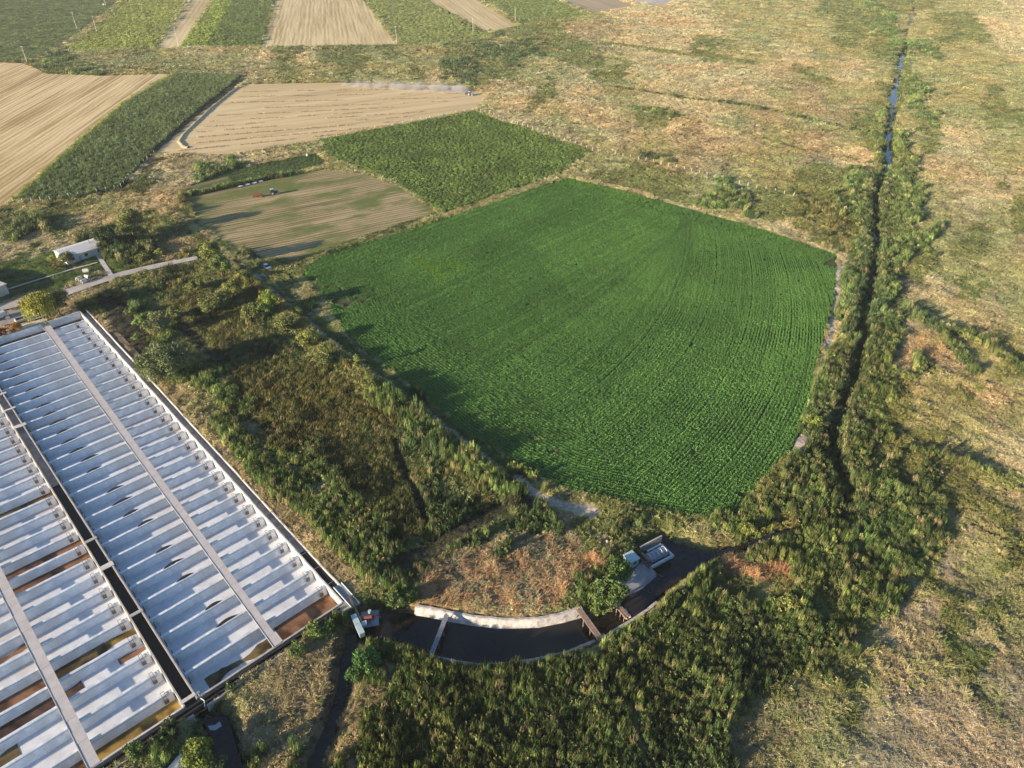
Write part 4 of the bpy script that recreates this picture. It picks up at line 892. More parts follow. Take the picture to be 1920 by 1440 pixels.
# pump cabin, barge and drum screen
rzc = math.atan2(P(1197.6, 1048)[1] - P(1182.5, 1056)[1], P(1197.6, 1048)[0] - P(1182.5, 1056)[0]); q = P(1184, 1044, 1.8)
r = empty('pump_cabin', (*q, 0), rzc); c = MB(); c.box((0, 0, .85), (2.1, 2.3, 1.9)); c.build('cabin_wall', M_TURQ, r, bevel=.03); c = MB(); c.box((0, 0, 1.87), (2.35, 2.5, .12)); c.build('roof', M_PALE, r, bevel=.02)
c = MB(); c.box((1.07, .2, .8), (.05, .8, 1.6)); c.build('door', M_GREY, r); c = MB(); c.box((0, -1.17, 1.1), (.8, .05, .5)); c.build('window', M_DARK, r); tag(r, "small turquoise cabin with a pale flat roof beside the drum screen", "cabin")
rzb = math.atan2(P(1259, 1039)[1] - P(1217.4, 1061)[1], P(1259, 1039)[0] - P(1217.4, 1061)[0]); q = P(1229, 1041, .3)
r = empty('drum_screen', (*q, -.3), rzb); c = MB()
for yy in (-1.75, 1.75): c.box((.3 if yy < 0 else 1.2, yy, .25), (5.9 if yy < 0 else 3.6, .42, .7))
c.box((3.05, 0, .25), (.42, 3.3, .7)); c.build('pontoon', M_PALE, r, bevel=.04)
c = MB(); n_ = 26
for k in range(n_):
    t = 2 * math.pi * k / n_; c.bar((-1.7, 1.0 * math.cos(t), .55 + 1.0 * math.sin(t)), (2.3, 1.0 * math.cos(t), .55 + 1.0 * math.sin(t)), .05, .05)
for xx in (-1.7, -.7, .3, 1.3, 2.3): c.tube([(xx - .05, 1.02 * math.cos(2 * math.pi * k / 24), .55 + 1.02 * math.sin(2 * math.pi * k / 24)) for k in range(25)], .06, 5)
c.build('cage', mat("pale cage bars", (.50, .55, .62), .5, .3), r); c = MB(); c.tube([(-1.8, 0, .55), (2.4, 0, .55)], .85, 16); c.build('screen_drum', mat("drum mesh", (.15, .18, .24), .5, .3, var=(.25, .28, .34), scale=3), r, smooth_=True)
c = MB(); c.box((-2.1, 0, .7), (.5, 1.3, 1.0)); c.bar((-2.2, .6, 1.0), (-2.6, 1.3, 1.5), .3, .5); c.build('gearbox', M_WOOD, r)
c = MB(); c.bar((-2.2, -.8, .6), (-4.2, -.3, .9), .2, .2); c.bar((-2.2, .9, .6), (-4.3, 1.0, .9), .2, .2); c.bar((-3.2, -1.8, .6), (-3.0, 1.8, .6), .25, .25); c.bar((-2.6, -1.7, .5), (-2.2, 1.7, .5), .3, .3); c.build('arm', M_STEEL, r); tag(r, "floating drum screen of pale bars inside a pontoon frame on the canal", "drum screen")
a_, b_ = P(1200, 1026, .2), P(1241, 1005, .2); wall('canal_wall', a_, b_, .3, -2, .35, M_CONC, "short grey wall behind the floating drum screen", "wall")
c = MB(); c.tube([P3(1212, 1058, .3), P3(1222, 1066, .35), P3(1232, 1076, .1), P3(1243, 1081, -1.3)], .06, 6); thing(c.build('hose', M_WOOD), "thin hose hanging from the pump cabin into the canal", "hose")
def jug(px, py, s_, label, name='white_jug'):
    r = empty(name, P3(px, py, .1), random.uniform(0, 3)); c = MB(); c.box((0, 0, .3 * s_), (.45 * s_, .45 * s_, .6 * s_), 0, .85); c.build('jug_body', M_WHITEC, r, bevel=.06 * s_); c = MB(); c.tube([(0, 0, .6 * s_), (0, 0, .72 * s_)], .1 * s_, 8); c.build('cap', M_TURQ, r); tag(r, label, "jug")
jug(1138, 1017, 1.0, "white jug lying in the grass left of the pump cabin"); jug(817, 1090, 1.2, "white jug at the edge of the marsh above the canal")
jug(576, 293, 2.2, "white container at the corner of the straw patch by the mown field", 'white_container'); jug(545, 501, .9, "small pale tub on the track right of the white car"); jug(522, 522, .8, "small white tub on the wheel tracks below the white car")
# ------------------------------------------------------------------ roads
M_ROAD = mat("pale road", (.56, .52, .48), .9, var=(.44, .40, .36), scale=.5, bump=.02, var2=(.34, .31, .27))
def resamp(pts, step):
    pts = np.array(pts); L = np.concatenate([[0], np.cumsum(np.hypot(*np.diff(pts, axis=0).T))]); t = np.arange(0, L[-1], step); return [(a, b) for a, b in zip(np.interp(t, L, pts[:, 0]), np.interp(t, L, pts[:, 1]))]
rp = resamp(ROADS[0][0], 3); n_ = len(rp); strip('road', rp, [5.4 - 2.2 * i / n_ + random.uniform(-.25, .25) for i in range(n_)], [.42] * n_, M_ROAD)
strip('path', resamp(ROADS[1][0], 3), .9, .40, M_ROAD); strip('path', resamp(ROADS[2][0], 2), 1.5, .425, M_SLAB)
strip('yard', resamp(ROADS[3][0], 3), 9.5, .36, mat("yard", (.36, .33, .30), .9, var=(.27, .25, .22), scale=.4))
# ------------------------------------------------------------------ white house and its neighbour
def house(BL, BR, FL, name, label, h_=2.9, cut=None):
    BL, BR, FL = map(np.array, (BL, BR, FL)); ex = BR - BL; L = np.linalg.norm(ex); ex /= L; ey = np.array((ex[1], -ex[0])); W = abs(np.dot(FL - BL, ey)); rz = math.atan2(ex[1], ex[0]); o = BL + ex * L / 2 + ey * W / 2
    r = empty(name, (*o, 0), rz); mw = mat("white render " + name, (.62, .61, .57), .9, var=(.46, .45, .41), scale=.6); mr = mat("roof sheet " + name, (.70, .70, .70), .5, .0, var=(.54, .54, .54), scale=.5, stretch=(1, 5, 1), var2=(.40, .33, .27), bump=.02)
    c = MB(); c.box((0, 0, h_ / 2), (L, W, h_)); y0 = W / 2; c.add([(-L / 2, -y0, h_), (-L / 2, y0, h_), (-L / 2, .1 * W, h_ + .75), (L / 2, -y0, h_), (L / 2, y0, h_), (L / 2, .1 * W, h_ + .75)], [(0, 2, 1), (3, 4, 5)]); c.build('wall', mw, r)
    c = MB(); e = .35; yr = .1 * W; hr = h_ + .85; lo = h_ + .02
    v = [(-L / 2 - e, -y0 - e, lo - .1), (L / 2 + e, -y0 - e, lo - .1), (L / 2 + e, yr, hr), (-L / 2 - e, yr, hr), (L / 2 + e, y0 + e, lo - .1), (-L / 2 - e, y0 + e, lo - .1)]
    v += [(a, b, z_ - .1) for a, b, z_ in v]; c.add(v, [(0, 1, 2, 3), (3, 2, 4, 5), (7, 6, 9, 8), (8, 9, 11, 10), (1, 0, 6, 7), (5, 4, 10, 11), (0, 3, 9, 6), (3, 5, 11, 9), (2, 1, 7, 8), (4, 2, 8, 10)]); c.build('roof', mr, r)
    c = MB(); c.tube([(L * .08, -.2, h_ + .3), (L * .08, -.2, h_ + 1.7)], .12, 8); c.build('chimney', M_STEEL, r)
    for i in range(4):
        w_ = MB(); w_.box((-L * .38 + i * L * .25, -y0 - .02, 1.6), (1.1, .08, 1.0)); f = w_.build('window', M_DARK, r); s_ = MB(); s_.box((-L * .38 + i * L * .25, -y0 - .08, 1.05), (1.3, .2, .08)); s_.build('sill', M_WHITEC, f)
    c = MB(); c.box((-L * .25, -y0 - .03, 1.0), (.95, .08, 2.0)); dd_ = c.build('door', M_TURQ, r); c = MB(); c.box((-L * .25 + .35, -y0 - .1, 1.0), (.05, .08, .12)); c.build('handle', M_STEEL, dd_); tag(r, label, "house"); return r
house(P(100.8, 469.6, 2.9), P(197, 440, 2.9), P(122, 498.6, 0), 'white_house', "long low white house with a pale metal roof among trees")
house(P(-225, 585, 0), P(-72, 523, 0), P(-180, 638, 0), 'outbuilding', "white gabled building cut by the left edge of the picture", 3.6)
# small yard by the willow: sunken tank, posts, cabin edge
r = empty('water_tank', P3(47, 597, .45), TROT); c = MB()
for a, b in (((-2.6, -1.2), (2.6, -1.2)), ((2.6, -1.2), (2.6, 1.2)), ((2.6, 1.2), (-2.6, 1.2)), ((-2.6, 1.2), (-2.6, -1.2))): c.bar((*a, .25), (*b, .25), .25, .6)
c.build('tank_wall', M_WHITEC, r); c = MB(); c.box((0, 0, .22), (5.0, 2.2, .04)); c.build('tank_water', MW, r); tag(r, "rectangular concrete water tank left of the willow", "tank")
c = MB(); cc = P3(55, 608, .5); c.box((0, 0, 0), (7.5, 1.9, .3)); o = c.build('concrete_landing', M_WHITEC); o.location = (*S(-155.4, 15.8), .42); o.rotation_euler.z = TROT; thing(o, "pale concrete landing at the upper end of the right walkway", "landing")
r = empty('parked_van', P3(-2, 598, .4), TROT + .2); c = MB(); c.box((0, 0, 1.2), (4.9, 1.95, 1.5), 0, .94, .88); c.build('body', mat("pale blue van paint", (.50, .58, .62), .35), r, bevel=.12); c = MB(); c.box((2.2, 0, 1.45), (.8, 1.8, .75), 0, .6, .9); c.build('windscreen', M_DARK, r, bevel=.04)
for a in (-1.5, 1.5):
    for b in (-.9, .9):
        c = MB(); c.tube([(a, b - .12, .36), (a, b + .12, .36)], .36, 14); wh = c.build('wheel', M_DARK, r); c = MB(); c.tube([(a, b - .13, .36), (a, b + .13, .36)], .2, 10); c.build('rim', M_GREY, wh)
tag(r, "pale van at the left edge of the picture above the ponds", "van")
r = empty('notice_board', P3(17, 602, .5), TROT); c = MB(); c.tube([(-.5, 0, 0), (-.5, 0, 1.7)], .05, 6); c.tube([(.5, 0, 0), (.5, 0, 1.7)], .05, 6); c.build('post', M_STEEL, r); c = MB(); c.box((0, 0, 1.2), (1.2, .06, .9)); c.build('board', M_WHITEC, r); tag(r, "blank white board on two posts at the corner of the ponds", "board")
for j, (px, py, tp, lb) in enumerate(((44, 588, 562, "bare leaning pole left of the willow crown"), (20, 592, 577, "short bare pole beside the blank white board"))):
    c = MB(); h_ = rise(px, py, tp); b0 = P3(px, py, .3); c.tube([b0, (b0[0] - .5, b0[1] - .2, h_)], [.09, .06], 6); thing(c.build('wooden_pole', M_WOOD), lb, "pole")
for j, (px, py, a, lb) in enumerate(((160.3, 507.5, .35, "concrete ring lying farthest up in the grass by the house path"), (148.2, 522.5, 1.2, "concrete ring seen from its open end, leftmost of the four"), (163.5, 519, -.35, "concrete ring nearest the wide road side path, right of the open one"), (157, 527, 1.0, "concrete ring lying nearest the road of the four"))):
    r = empty('concrete_ring', P3(px, py, .95), a); n_ = 20; v = []; f = []
    for x_ in (-.85, .85):
        for rr_ in (.72, .58): v += [(x_, rr_ * math.cos(2 * math.pi * k / n_), rr_ * math.sin(2 * math.pi * k / n_)) for k in range(n_)]
    for k in range(n_):
        q = (k + 1) % n_; f += [(k, q, 2 * n_ + q, 2 * n_ + k), (n_ + q, n_ + k, 3 * n_ + k, 3 * n_ + q), (q, k, n_ + k, n_ + q), (2 * n_ + k, 2 * n_ + q, 3 * n_ + q, 3 * n_ + k)]
    MB().add(v, f).build('ring_shell', M_WHITEC, r, smooth_=False); tag(r, lb, "concrete ring", "concrete rings in the grass")
# ------------------------------------------------------------------ car, tractors
def carbody(r, prof, wid, m, nm, inset=.0, bev=.06):
    n_ = len(prof); v = []
    for k, y_ in ((1 - inset, -wid / 2), (1, -wid / 2 * .93), (1, wid / 2 * .93), (1 - inset, wid / 2)):
        v += [(x_, y_ if True else 0, z_) for x_, z_ in prof]
    f = [tuple(range(n_)), tuple(range(3 * n_, 4 * n_))[::-1]]
    for a in range(3):
        for i in range(n_): j = (i + 1) % n_; f.append((a * n_ + j, a * n_ + i, (a + 1) * n_ + i, (a + 1) * n_ + j))
    return MB().add(v, f).build(nm, m, r, bevel=bev)
def wheel(r, x_, y_, rad, wd_, m2=None):
    c = MB(); c.tube([(x_, y_ - wd_ / 2, rad), (x_, y_ + wd_ / 2, rad)], rad, 16); w_ = c.build('wheel', M_DARK, r, bevel=.03); c = MB(); c.tube([(x_, y_ - wd_ / 2 - .015, rad), (x_, y_ + wd_ / 2 + .015, rad)], rad * .55, 12); c.build('rim', m2 or M_GREY, w_)
car = empty('white_car', P3(500.5, 503, .05), math.atan2(*(lambda a, b: (b[1] - a[1], b[0] - a[0]))(P(493, 499), P(508, 508.5)))); MCP = mat("white car paint", (.86, .87, .88), .3)
carbody(car, ((-2.05, .35), (2.0, .35), (2.08, .62), (1.95, .82), (1.0, .92), (-1.95, .98), (-2.1, .7)), 1.68, MCP, 'body')
carbody(car, ((-1.85, .94), (1.0, .9), (.35, 1.36), (-1.2, 1.42), (-1.75, 1.2)), 1.45, M_DARK, 'window_glass', bev=.03); c = MB(); c.box((-.42, 0, 1.44), (1.5, 1.3, .05)); c.build('roof', MCP, car, bevel=.02)
for a in (-1.3, 1.3):
    for b in (-.78, .78): wheel(car, a, b, .3, .18)
for b in (-.6, .6): c = MB(); c.box((2.03, b, .7), (.08, .3, .16)); c.build('headlight', M_PALE, car)
tag(car, "small white car parked on the dark grass where the tracks meet", "car")
c = MB(); c.box((0, 0, 0), (1.5, .5, .12)); o = c.build('white_sheet', M_WHITEC); o.location = P3(503, 512, .15); thing(o, "narrow white sheet lying on the grass just below the white car", "sheet")
def tractor(loc, rz, m, label, name='tractor'):
    r = empty(name, loc, rz); c = MB(); c.box((1.0, 0, 1.15), (1.9, .75, .75), 0, .92, .85); c.build('bonnet', m, r, bevel=.06)
    c = MB(); c.box((-.55, 0, 1.2), (1.3, .9, .6)); c.box((.3, 0, .75), (3.0, .5, .35)); c.build('chassis', M_DARK, r)
    c = MB(); c.box((-.6, 0, 1.95), (1.35, 1.35, 1.0), 0, .9); c.build('cab_glass', M_DARK, r, bevel=.03); c = MB(); c.box((-.6, 0, 2.52), (1.5, 1.5, .14)); c.build('cab_roof', M_PALE, r, bevel=.04)
    for b in (-.8, .8):
        wheel(r, -.75, b, .82, .42, M_WHITEC); wheel(r, 1.5, b * .85, .48, .28, M_WHITEC); c = MB(); c.box((-.75, b, 1.72), (1.3, .46, .07)); c.build('mudguard', m, r)
    c = MB(); c.tube([(.9, .25, 1.5), (.9, .25, 2.3)], .05, 6); c.build('exhaust', M_STEEL, r); return tag(r, label, "tractor")
tractor(P3(514, 364.5, .05), R(28), mat("dark blue paint", (.04, .06, .12), .4), "dark tractor with a pale cab roof parked on the tilled field")
MM = mat("maroon paint", (.22, .035, .04), .5, var=(.14, .03, .03), scale=2)
r = empty('seed_drill', P3(484, 369.5, .05), R(8)); c = MB(); c.box((0, 0, 1.1), (3.6, .9, .7), 0, 1, .6); c.build('hopper', MM, r, bevel=.04); c = MB(); c.box((0, 0, .55), (3.8, .2, .15)); c.bar((0, 0, .55), (0, -1.6, .5), .15, .15); c.bar((-1.7, .5, .5), (1.7, .5, .5), .1, .1); c.build('frame', MM, r)
for b in (-1.9, 1.9): c = MB(); c.tube([(b - .1, 0, .5), (b + .1, 0, .5)], .5, 14); wh = c.build('wheel', M_DARK, r); c = MB(); c.tube([(b - .12, 0, .5), (b + .12, 0, .5)], .25, 10); c.build('rim', M_WHITEC, wh)
for i in range(8): c = MB(); c.tube([(-1.5 + i * .43, .5, .6), (-1.5 + i * .43, .7, .05)], .03, 5); c.build('coulter', M_STEEL, r)
tag(r, "maroon seed drill standing left of the dark parked tractor", "seed drill")
tf = tractor(P3(882, 179, .05), R(-22), mat("dusty blue paint", (.12, .14, .20), .6), "tractor working in front of its dust cloud on the mown field")
r = empty('disc_harrow', P3(876, 176.5, .05), R(-22)); c = MB(); c.bar((-1.2, -1.5, .7), (.6, 1.5, .7), .15, .15); c.bar((-1.2, 1.5, .7), (.6, -1.5, .7), .15, .15); c.bar((0, 0, .7), (1.4, 0, .7), .15, .15); c.build('frame', M_RED, r)
for i in range(9): c = MB(); y_ = -1.5 + i * .37; c.tube([(-.5 - .02, y_, .33), (-.5 + .02, y_, .33)], .33, 12); c.build('disc', M_STEEL, r)
tag(r, "disc harrow pulled behind the working tractor", "harrow")
# dust cloud: a real drifting volume behind the tractor
m = bpy.data.materials.new("dust"); m.use_nodes = True; n = m.node_tree; n.nodes.remove(n.nodes["Principled BSDF"]); pv = n.nodes.new("ShaderNodeVolumePrincipled"); pv.inputs["Color"].default_value = (.98, .94, .88, 1)
tc = n.nodes.new("ShaderNodeTexCoord"); gr = n.nodes.new("ShaderNodeTexNoise"); gr.inputs["Scale"].default_value = .14; gr.inputs["Detail"].default_value = 4; n.links.new(tc.outputs["Object"], gr.inputs["Vector"])
sp = n.nodes.new("ShaderNodeSeparateXYZ"); n.links.new(tc.outputs["Generated"], sp.inputs[0])
def mth(n, op, a, b=None):
    k = n.nodes.new("ShaderNodeMath"); k.operation = op
    for i, q in enumerate((a, b)):
        if q is None: continue
        if isinstance(q, (int, float)): k.inputs[i].default_value = q
        else: n.links.new(q, k.inputs[i])
    return k.outputs[0]
zz = mth(n, 'POWER', mth(n, 'SUBTRACT', 1.0, sp.outputs[2]), 2.2); yy = mth(n, 'SUBTRACT', 1.0, mth(n, 'ABSOLUTE', mth(n, 'MULTIPLY', mth(n, 'SUBTRACT', sp.outputs[1], .5), 2.0))); xx = mth(n, 'MULTIPLY', sp.outputs[0], mth(n, 'MINIMUM', 1.0, mth(n, 'MULTIPLY', mth(n, 'SUBTRACT', 1.0, sp.outputs[0]), 12.0)))
nn_ = mth(n, 'MAXIMUM', 0.0, mth(n, 'SUBTRACT', gr.outputs[0], .42)); dn = mth(n, 'MULTIPLY', mth(n, 'MULTIPLY', zz, yy), mth(n, 'MULTIPLY', mth(n, 'ADD', xx, .15), nn_)); n.links.new(mth(n, 'MULTIPLY', dn, 5.0), pv.inputs["Density"]); n.links.new(pv.outputs[0], n.nodes["Material Output"].inputs["Volume"])
a_ = np.array(P(640, 162)); b_ = np.array(P(878, 174)); L = np.linalg.norm(b_ - a_); c = MB(); c.box((0, 0, 0), (L, 12, 7)); o = c.build('dust_cloud', m); o.location = (*((a_ + b_) / 2 + (0, 1)), 3.6); o.rotation_euler.z = math.atan2(b_[1] - a_[1], b_[0] - a_[0]); tag(o, "pale dust cloud trailing behind the working tractor", "dust", kind='stuff')
# ------------------------------------------------------------------ poles and fences
M_POLE = mat("concrete pole", (.62, .60, .56), .8)
poles = [((51, 117), 87, 1, "concrete power pole at the corner of the left stubble field"), ((145, 56), 23, 1, "concrete power pole on the far left field boundary"), ((182, 61), 30, 0, "concrete power pole inside the yellow green field"), ((199, 12), -22, 0, "power pole beside a small pale box at the top edge"),
 ((335, 88), 52, 0, "slim pole at the foot of the narrow stubble strip"), ((547, 82), 52, 0, "slim pole at the lower edge of the tan field"), ((744, 82), 50, 0, "slim pole at the corner between the tan and the striped field"), ((887, 60), 34, 0, "slim pole at the foot of the pale stubble field"), ((966, 42), 13, 0, "pale pole on the boundary of the far green field")]
for (px, py), tp, arm, lb in poles:
    h_ = min(15, rise(px, py, tp)); r = empty('power_pole', P3(px, py, 0)); c = MB(); c.tube([(0, 0, 0), (0, 0, h_)], [.22, .13] if arm or py < 62 else [.16, .10], 8); c.build('shaft', M_POLE, r)
    c = MB(); c.bar((-1.3 if arm else -.5, 0, h_ - .15), (1.3 if arm else .5, 0, h_ - .15), .14, .12); c.build('crossarm', M_POLE, r)
    c = MB()
    for q in ((-1.1, 0, 1.1) if arm else (-.4, .4)): c.tube([(q, 0, h_ - .1), (q, 0, h_ + .2)], .06, 6)
    c.build('insulator', M_WHITEC, r); tag(r, lb, "power pole")
r = empty('transformer_box', P3(195, 11, 0)); c = MB(); c.box((0, 0, 1.1), (1.8, 1.4, 2.2)); c.build('box_body', M_WHITEC, r, bevel=.04); c = MB(); c.box((0, 0, 2.28), (2.1, 1.7, .14)); c.build('roof', M_GREY, r); tag(r, "small pale box beside the pole at the top edge", "box")
def fence(pts, step, h_, label, lean=.05):
    q = resamp(pts, step); r = empty('wire_fence', (*q[0], 0)); pm = None; tops = []
    for i, (x_, y_) in enumerate(q):
        hh = h_ * 1.15 * random.uniform(.85, 1.1); lx, ly = random.uniform(-lean, lean) * hh, random.uniform(-lean, lean) * hh
        c = MB(); c.tube([(x_ - q[0][0], y_ - q[0][1], -.2), (x_ - q[0][0] + lx, y_ - q[0][1] + ly, hh)], .12, 5); c.build('post', M_POLE, r); tops.append((x_ - q[0][0] + lx * .9, y_ - q[0][1] + ly * .9, hh * .88))
    c = MB()
    for f_ in (1.0, .55): c.tube([(a, b, z_ * f_) for a, b, z_ in tops], .012, 3, cap=False)
    c.build('wire', M_STEEL, r); tag(r, label, "fence")
fence(PL("893,207 960,230 1040,257 1122,287"), 4.5, 1.7, "wire fence on pale posts along the far edge of the leafy green field")
fence(PL("1125,287 1200,300 1280,318 1380,345 1500,372"), 4.2, 1.7, "wire fence on white posts crossing the dry plain above the central field")
fence(PL("26,380 80,378 150,370 228,354"), 3.7, 1.9, "wire fence on pale posts along the near edge of the maize field")
fence(PL("450,292 600,263 740,234 888,208"), 6, 1.5, "wire fence between the mown field and the leafy field")
fence(PL("228,352 255,318 292,288"), 4.5, 1.6, "short wire fence up the right side of the maize field")
# plastic covered seed beds in the garden
for j, (a_, b_) in enumerate((((442, 347), (496, 333)), ((447, 351), (493, 340)))):
    a3, b3 = P3(*a_, .1), P3(*b_, .1); r = empty('seed_bed', a3); c = MB(); d = np.array(b3) - np.array(a3); L = np.linalg.norm(d); d /= L; nn_ = np.array((-d[1], d[0], 0)); v = []; f = []; n_ = int(L / 1.0)
    for i in range(n_ + 1):
        for k in range(6): t = math.pi * k / 5; v.append(tuple(d * L * i / n_ + nn_ * math.cos(t) * .7 + np.array((0, 0, .6 * math.sin(t) * random.uniform(.5, 1.05)))))
    for i in range(n_):
        if j == 1 and i % 3 == 2: continue
        for k in range(5): f.append((i * 6 + k, i * 6 + k + 1, i * 6 + k + 7, i * 6 + k + 6))
    c.add(v, f).build('plastic_cover', mat("plastic cover", (.55, .58, .60), .4), r); c = MB(); c.bar((0, 0, .03), tuple(d * L + (0, 0, .03)), 1.6, .12); c.build('soil_bed', M_STEEL, r)
    tag(r, ("low tunnel of pale plastic in the garden plot, the upper one", "torn low tunnel of pale plastic in the garden plot, the lower one")[j], "plastic tunnel")
# windrow bent round the corner of the mown field
wp = resamp(PL("448,163 430,176 400,200 370,228 345,252 336,266 345,276 356,278"), 1.5); v = []; f = []
for i, (x_, y_) in enumerate(wp):
    a = np.array(wp[max(i - 1, 0)]); b = np.array(wp[min(i + 1, len(wp) - 1)]); d = (b - a) / np.linalg.norm(b - a); nn_ = np.array((-d[1], d[0])); w_ = 1.2 + random.uniform(-.25, .25)
    for k, z_ in ((-1, 0), (-.5, .5), (.1, .75), (.6, .45), (1, 0)): q = np.array((x_, y_)) + nn_ * w_ * k; v.append((*q, z_ * random.uniform(.8, 1.15) + .02))
for i in range(len(wp) - 1):
    for k in range(4): f.append((i * 5 + k, i * 5 + k + 1, i * 5 + k + 6, i * 5 + k + 5))
thing(MB().add(v, f).build('straw_windrow', mat("straw", (.56, .46, .28), .95, var=(.38, .30, .18), scale=1.5, bump=.15), smooth_=True), "long curved ridge of straw bending round the corner of the mown field", "windrow")
# pale pool on the field's left corner
sheet("puddle", PL("574,594 580,585 592,582 600,588 596,598 582,602"), .06, mat("puddle", (.30, .36, .42), .08, spec=.8), sub=.8, jit=.2); sheet("water_patch", PL("385,1352 400,1350 408,1343 412,1352 400,1360 390,1360"), -1.44, mat("foam", (.35, .42, .5), .4))
# ------------------------------------------------------------------ trees
def tree(px, py, h_, rad, base, label, name='leafy_tree', cat='tree', shape=1.0, dens=1.0, droop=False, z0=.0, clumps=None, trunk_show=.25, cval=1):
    rg = np.random.default_rng(int(px * 7 + py)); x0, y0 = P(px, py); r = empty(name, (x0, y0, z0)); big = h_ > 3
    # trunk and limbs
    c = MB(); hb = h_ * (.30 if big else .12); lean = rg.uniform(-.06, .06, 2) * h_; c.tube([(0, 0, -.3), (lean[0] * .3, lean[1] * .3, hb), (lean[0], lean[1], h_ * .6)], [.035 * h_ + .05, .026 * h_ + .04, .01 * h_ + .03], 7)
    ncl = clumps or int(10 + rad * 5); cs = []
    for i in range(ncl):
        d = rg.normal(size=3); d /= np.linalg.norm(d); k = rg.uniform(.35, .92) ** .7
        cs.append((lean[0] + d[0] * rad * k * .85, lean[1] + d[1] * rad * k * .85, h_ * .60 + d[2] * h_ * .36 * k * shape))
    for i in range(min(ncl, 9)):
        q = np.array(cs[i]); c.tube([(lean[0] * .4, lean[1] * .4, hb * rg.uniform(.8, 1.3)), tuple(q * .55 + np.array((0, 0, hb * .3))), tuple(q)], [.012 * h_ + .03, .008 * h_ + .02, .015], 5)
    c.build('trunk', M_BARK, r)
    Q = []; K = []
    for q in cs:
        cr = rad * rg.uniform(.26, .44); nl = int(95 * dens * (cr / .9) ** 1.3 * (1.2 if big else 1.0)); nl = max(40, min(nl, 420))
        a, b = leaves(nl, cr, cr * .85, min(.26, .12 + .03 * rad), rg, 0, .45); a = a + np.array(q); tone = rg.uniform(.7, 1.25); Q.append(a); K.append(b * tone)
    if droop:
        for i in range(170):
            t = rg.uniform(0, 2 * math.pi); rr_ = rad * math.sqrt(rg.uniform(.15, 1)); L = rg.uniform(.35, .85) * h_ * .75; zt = h_ * (1.0 - .35 * (rr_ / rad) ** 2); m_ = 14
            zs = zt - np.linspace(0, L, m_); zs = np.maximum(zs, .3); cx_ = rr_ * math.cos(t) + rg.normal(0, .08, m_); cy_ = rr_ * math.sin(t) + rg.normal(0, .08, m_)
            u = rg.normal(size=(m_, 3)); u[:, 2] *= .2; u /= np.linalg.norm(u, axis=1)[:, None]; p = np.stack([cx_, cy_, zs], 1); s_ = .13; dn_ = np.tile((0, 0, -.34), (m_, 1)); k = rg.uniform(.7, 1.3)
            Q.append(np.stack([p - u * s_, p + u * s_, p + u * s_ * .6 + dn_, p - u * s_ * .6 + dn_], 1)); K.append(np.full((m_, 3), k))
    Q = np.concatenate(Q); K = np.concatenate(K) * np.array(base)[None, :]; K = K * (1 + rg.normal(0, .12, (len(K), 1))); o = bpy.data.objects.new('crown', leaf_mesh('crown', Q, np.clip(K, .01, .9), MT)); C.objects.link(o); o.parent = r
    return tag(r, label, cat)
M_BARK = mat("bark", (.16, .12, .09), .9, var=(.10, .075, .055), scale=4)
YG = (.27, .29, .075); DG = (.085, .12, .042); OG = (.18, .205, .065); GG = (.16, .20, .085); LG = (.18, .25, .07)
tree(205, 468, 9.5, 4.6, DG, "dark leafy tree overhanging the right end of the white house")
tree(196, 474, 4.5, 2.4, DG, "small dark tree in front of the white house roof corner")
tree(252, 446, 11, 5.6, OG, "broad round olive tree behind the house", shape=1.0)
tree(398, 500, 11, 4.4, (.22, .25, .07), "tall yellow green tree where the road meets the field track")
tree(418, 520, 8, 3.8, LG, "fresh green tree just below the tall tree at the track")
tree(440, 560, 6.5, 4.0, YG, "yellowing tree at the upper end of the marsh", dens=.9)
tree(455, 528, 4.0, 2.2, YG, "small yellow bush between the fresh green tree and the track", 'bush', 'bush')
tree(405, 580, 4.5, 5.2, OG, "wide olive thicket in the upper marsh", 'bush', 'bush')
tree(370, 545, 3.5, 3.0, OG, "low olive bush left of the wide thicket", 'bush', 'bush'); tree(478, 600, 5.2, 3.8, OG, "olive bush in the marsh below the yellowing tree", 'bush', 'bush')
tree(510, 588, 8.5, 3.2, (.24, .32, .06), "bright yellow green tree leaning over the field track")
tree(496, 600, 5.5, 2.8, LG, "smaller green tree touching the bright yellow green one")
tree(540, 625, 5, 3.2, OG, "olive bush on the marsh edge below the bright tree", 'bush', 'bush'); tree(580, 650, 5, 3.4, YG, "yellowish bush on the marsh edge above the lone round one", 'bush', 'bush')
tree(610, 690, 4.8, 3.2, OG, "olive bush midway along the marsh edge", 'bush', 'bush')
tree(668, 694, 6, 1.9, (.28, .31, .09), "lone small round tree beside the field track", clumps=9)
tree(700, 735, 4.8, 3.0, OG, "olive bush right of the lone round tree", 'bush', 'bush')
tree(312, 710, 9.0, 7.0, GG, "big spreading grey green tree beside the pond wall", clumps=60)
tree(285, 700, 5.5, 3.6, OG, "olive shoulder tree joined to the left of the big spreading one")
tree(352, 700, 5.0, 2.8, GG, "grey green tree right of the big spreading one")
tree(300, 628, 7, 4.2, (.17, .20, .09), "sparse grey tree with visible pale limbs by the ponds", dens=.55)
tree(268, 612, 3.5, 2.6, LG, "fresh green bush right of the bare dark soil", 'bush', 'bush'); tree(248, 592, 3.0, 2.0, LG, "small green bush close to the upper pond corner", 'bush', 'bush')
tree(258, 640, 2.6, 1.6, LG, "low green bush beside the outer pond wall", 'bush', 'bush'); tree(330, 600, 4.0, 3.0, OG, "dull bush behind the sparse grey tree", 'bush', 'bush')
tree(215, 560, 4.0, 3.0, (.19, .18, .07), "brownish bush between road and ponds", 'bush', 'bush')
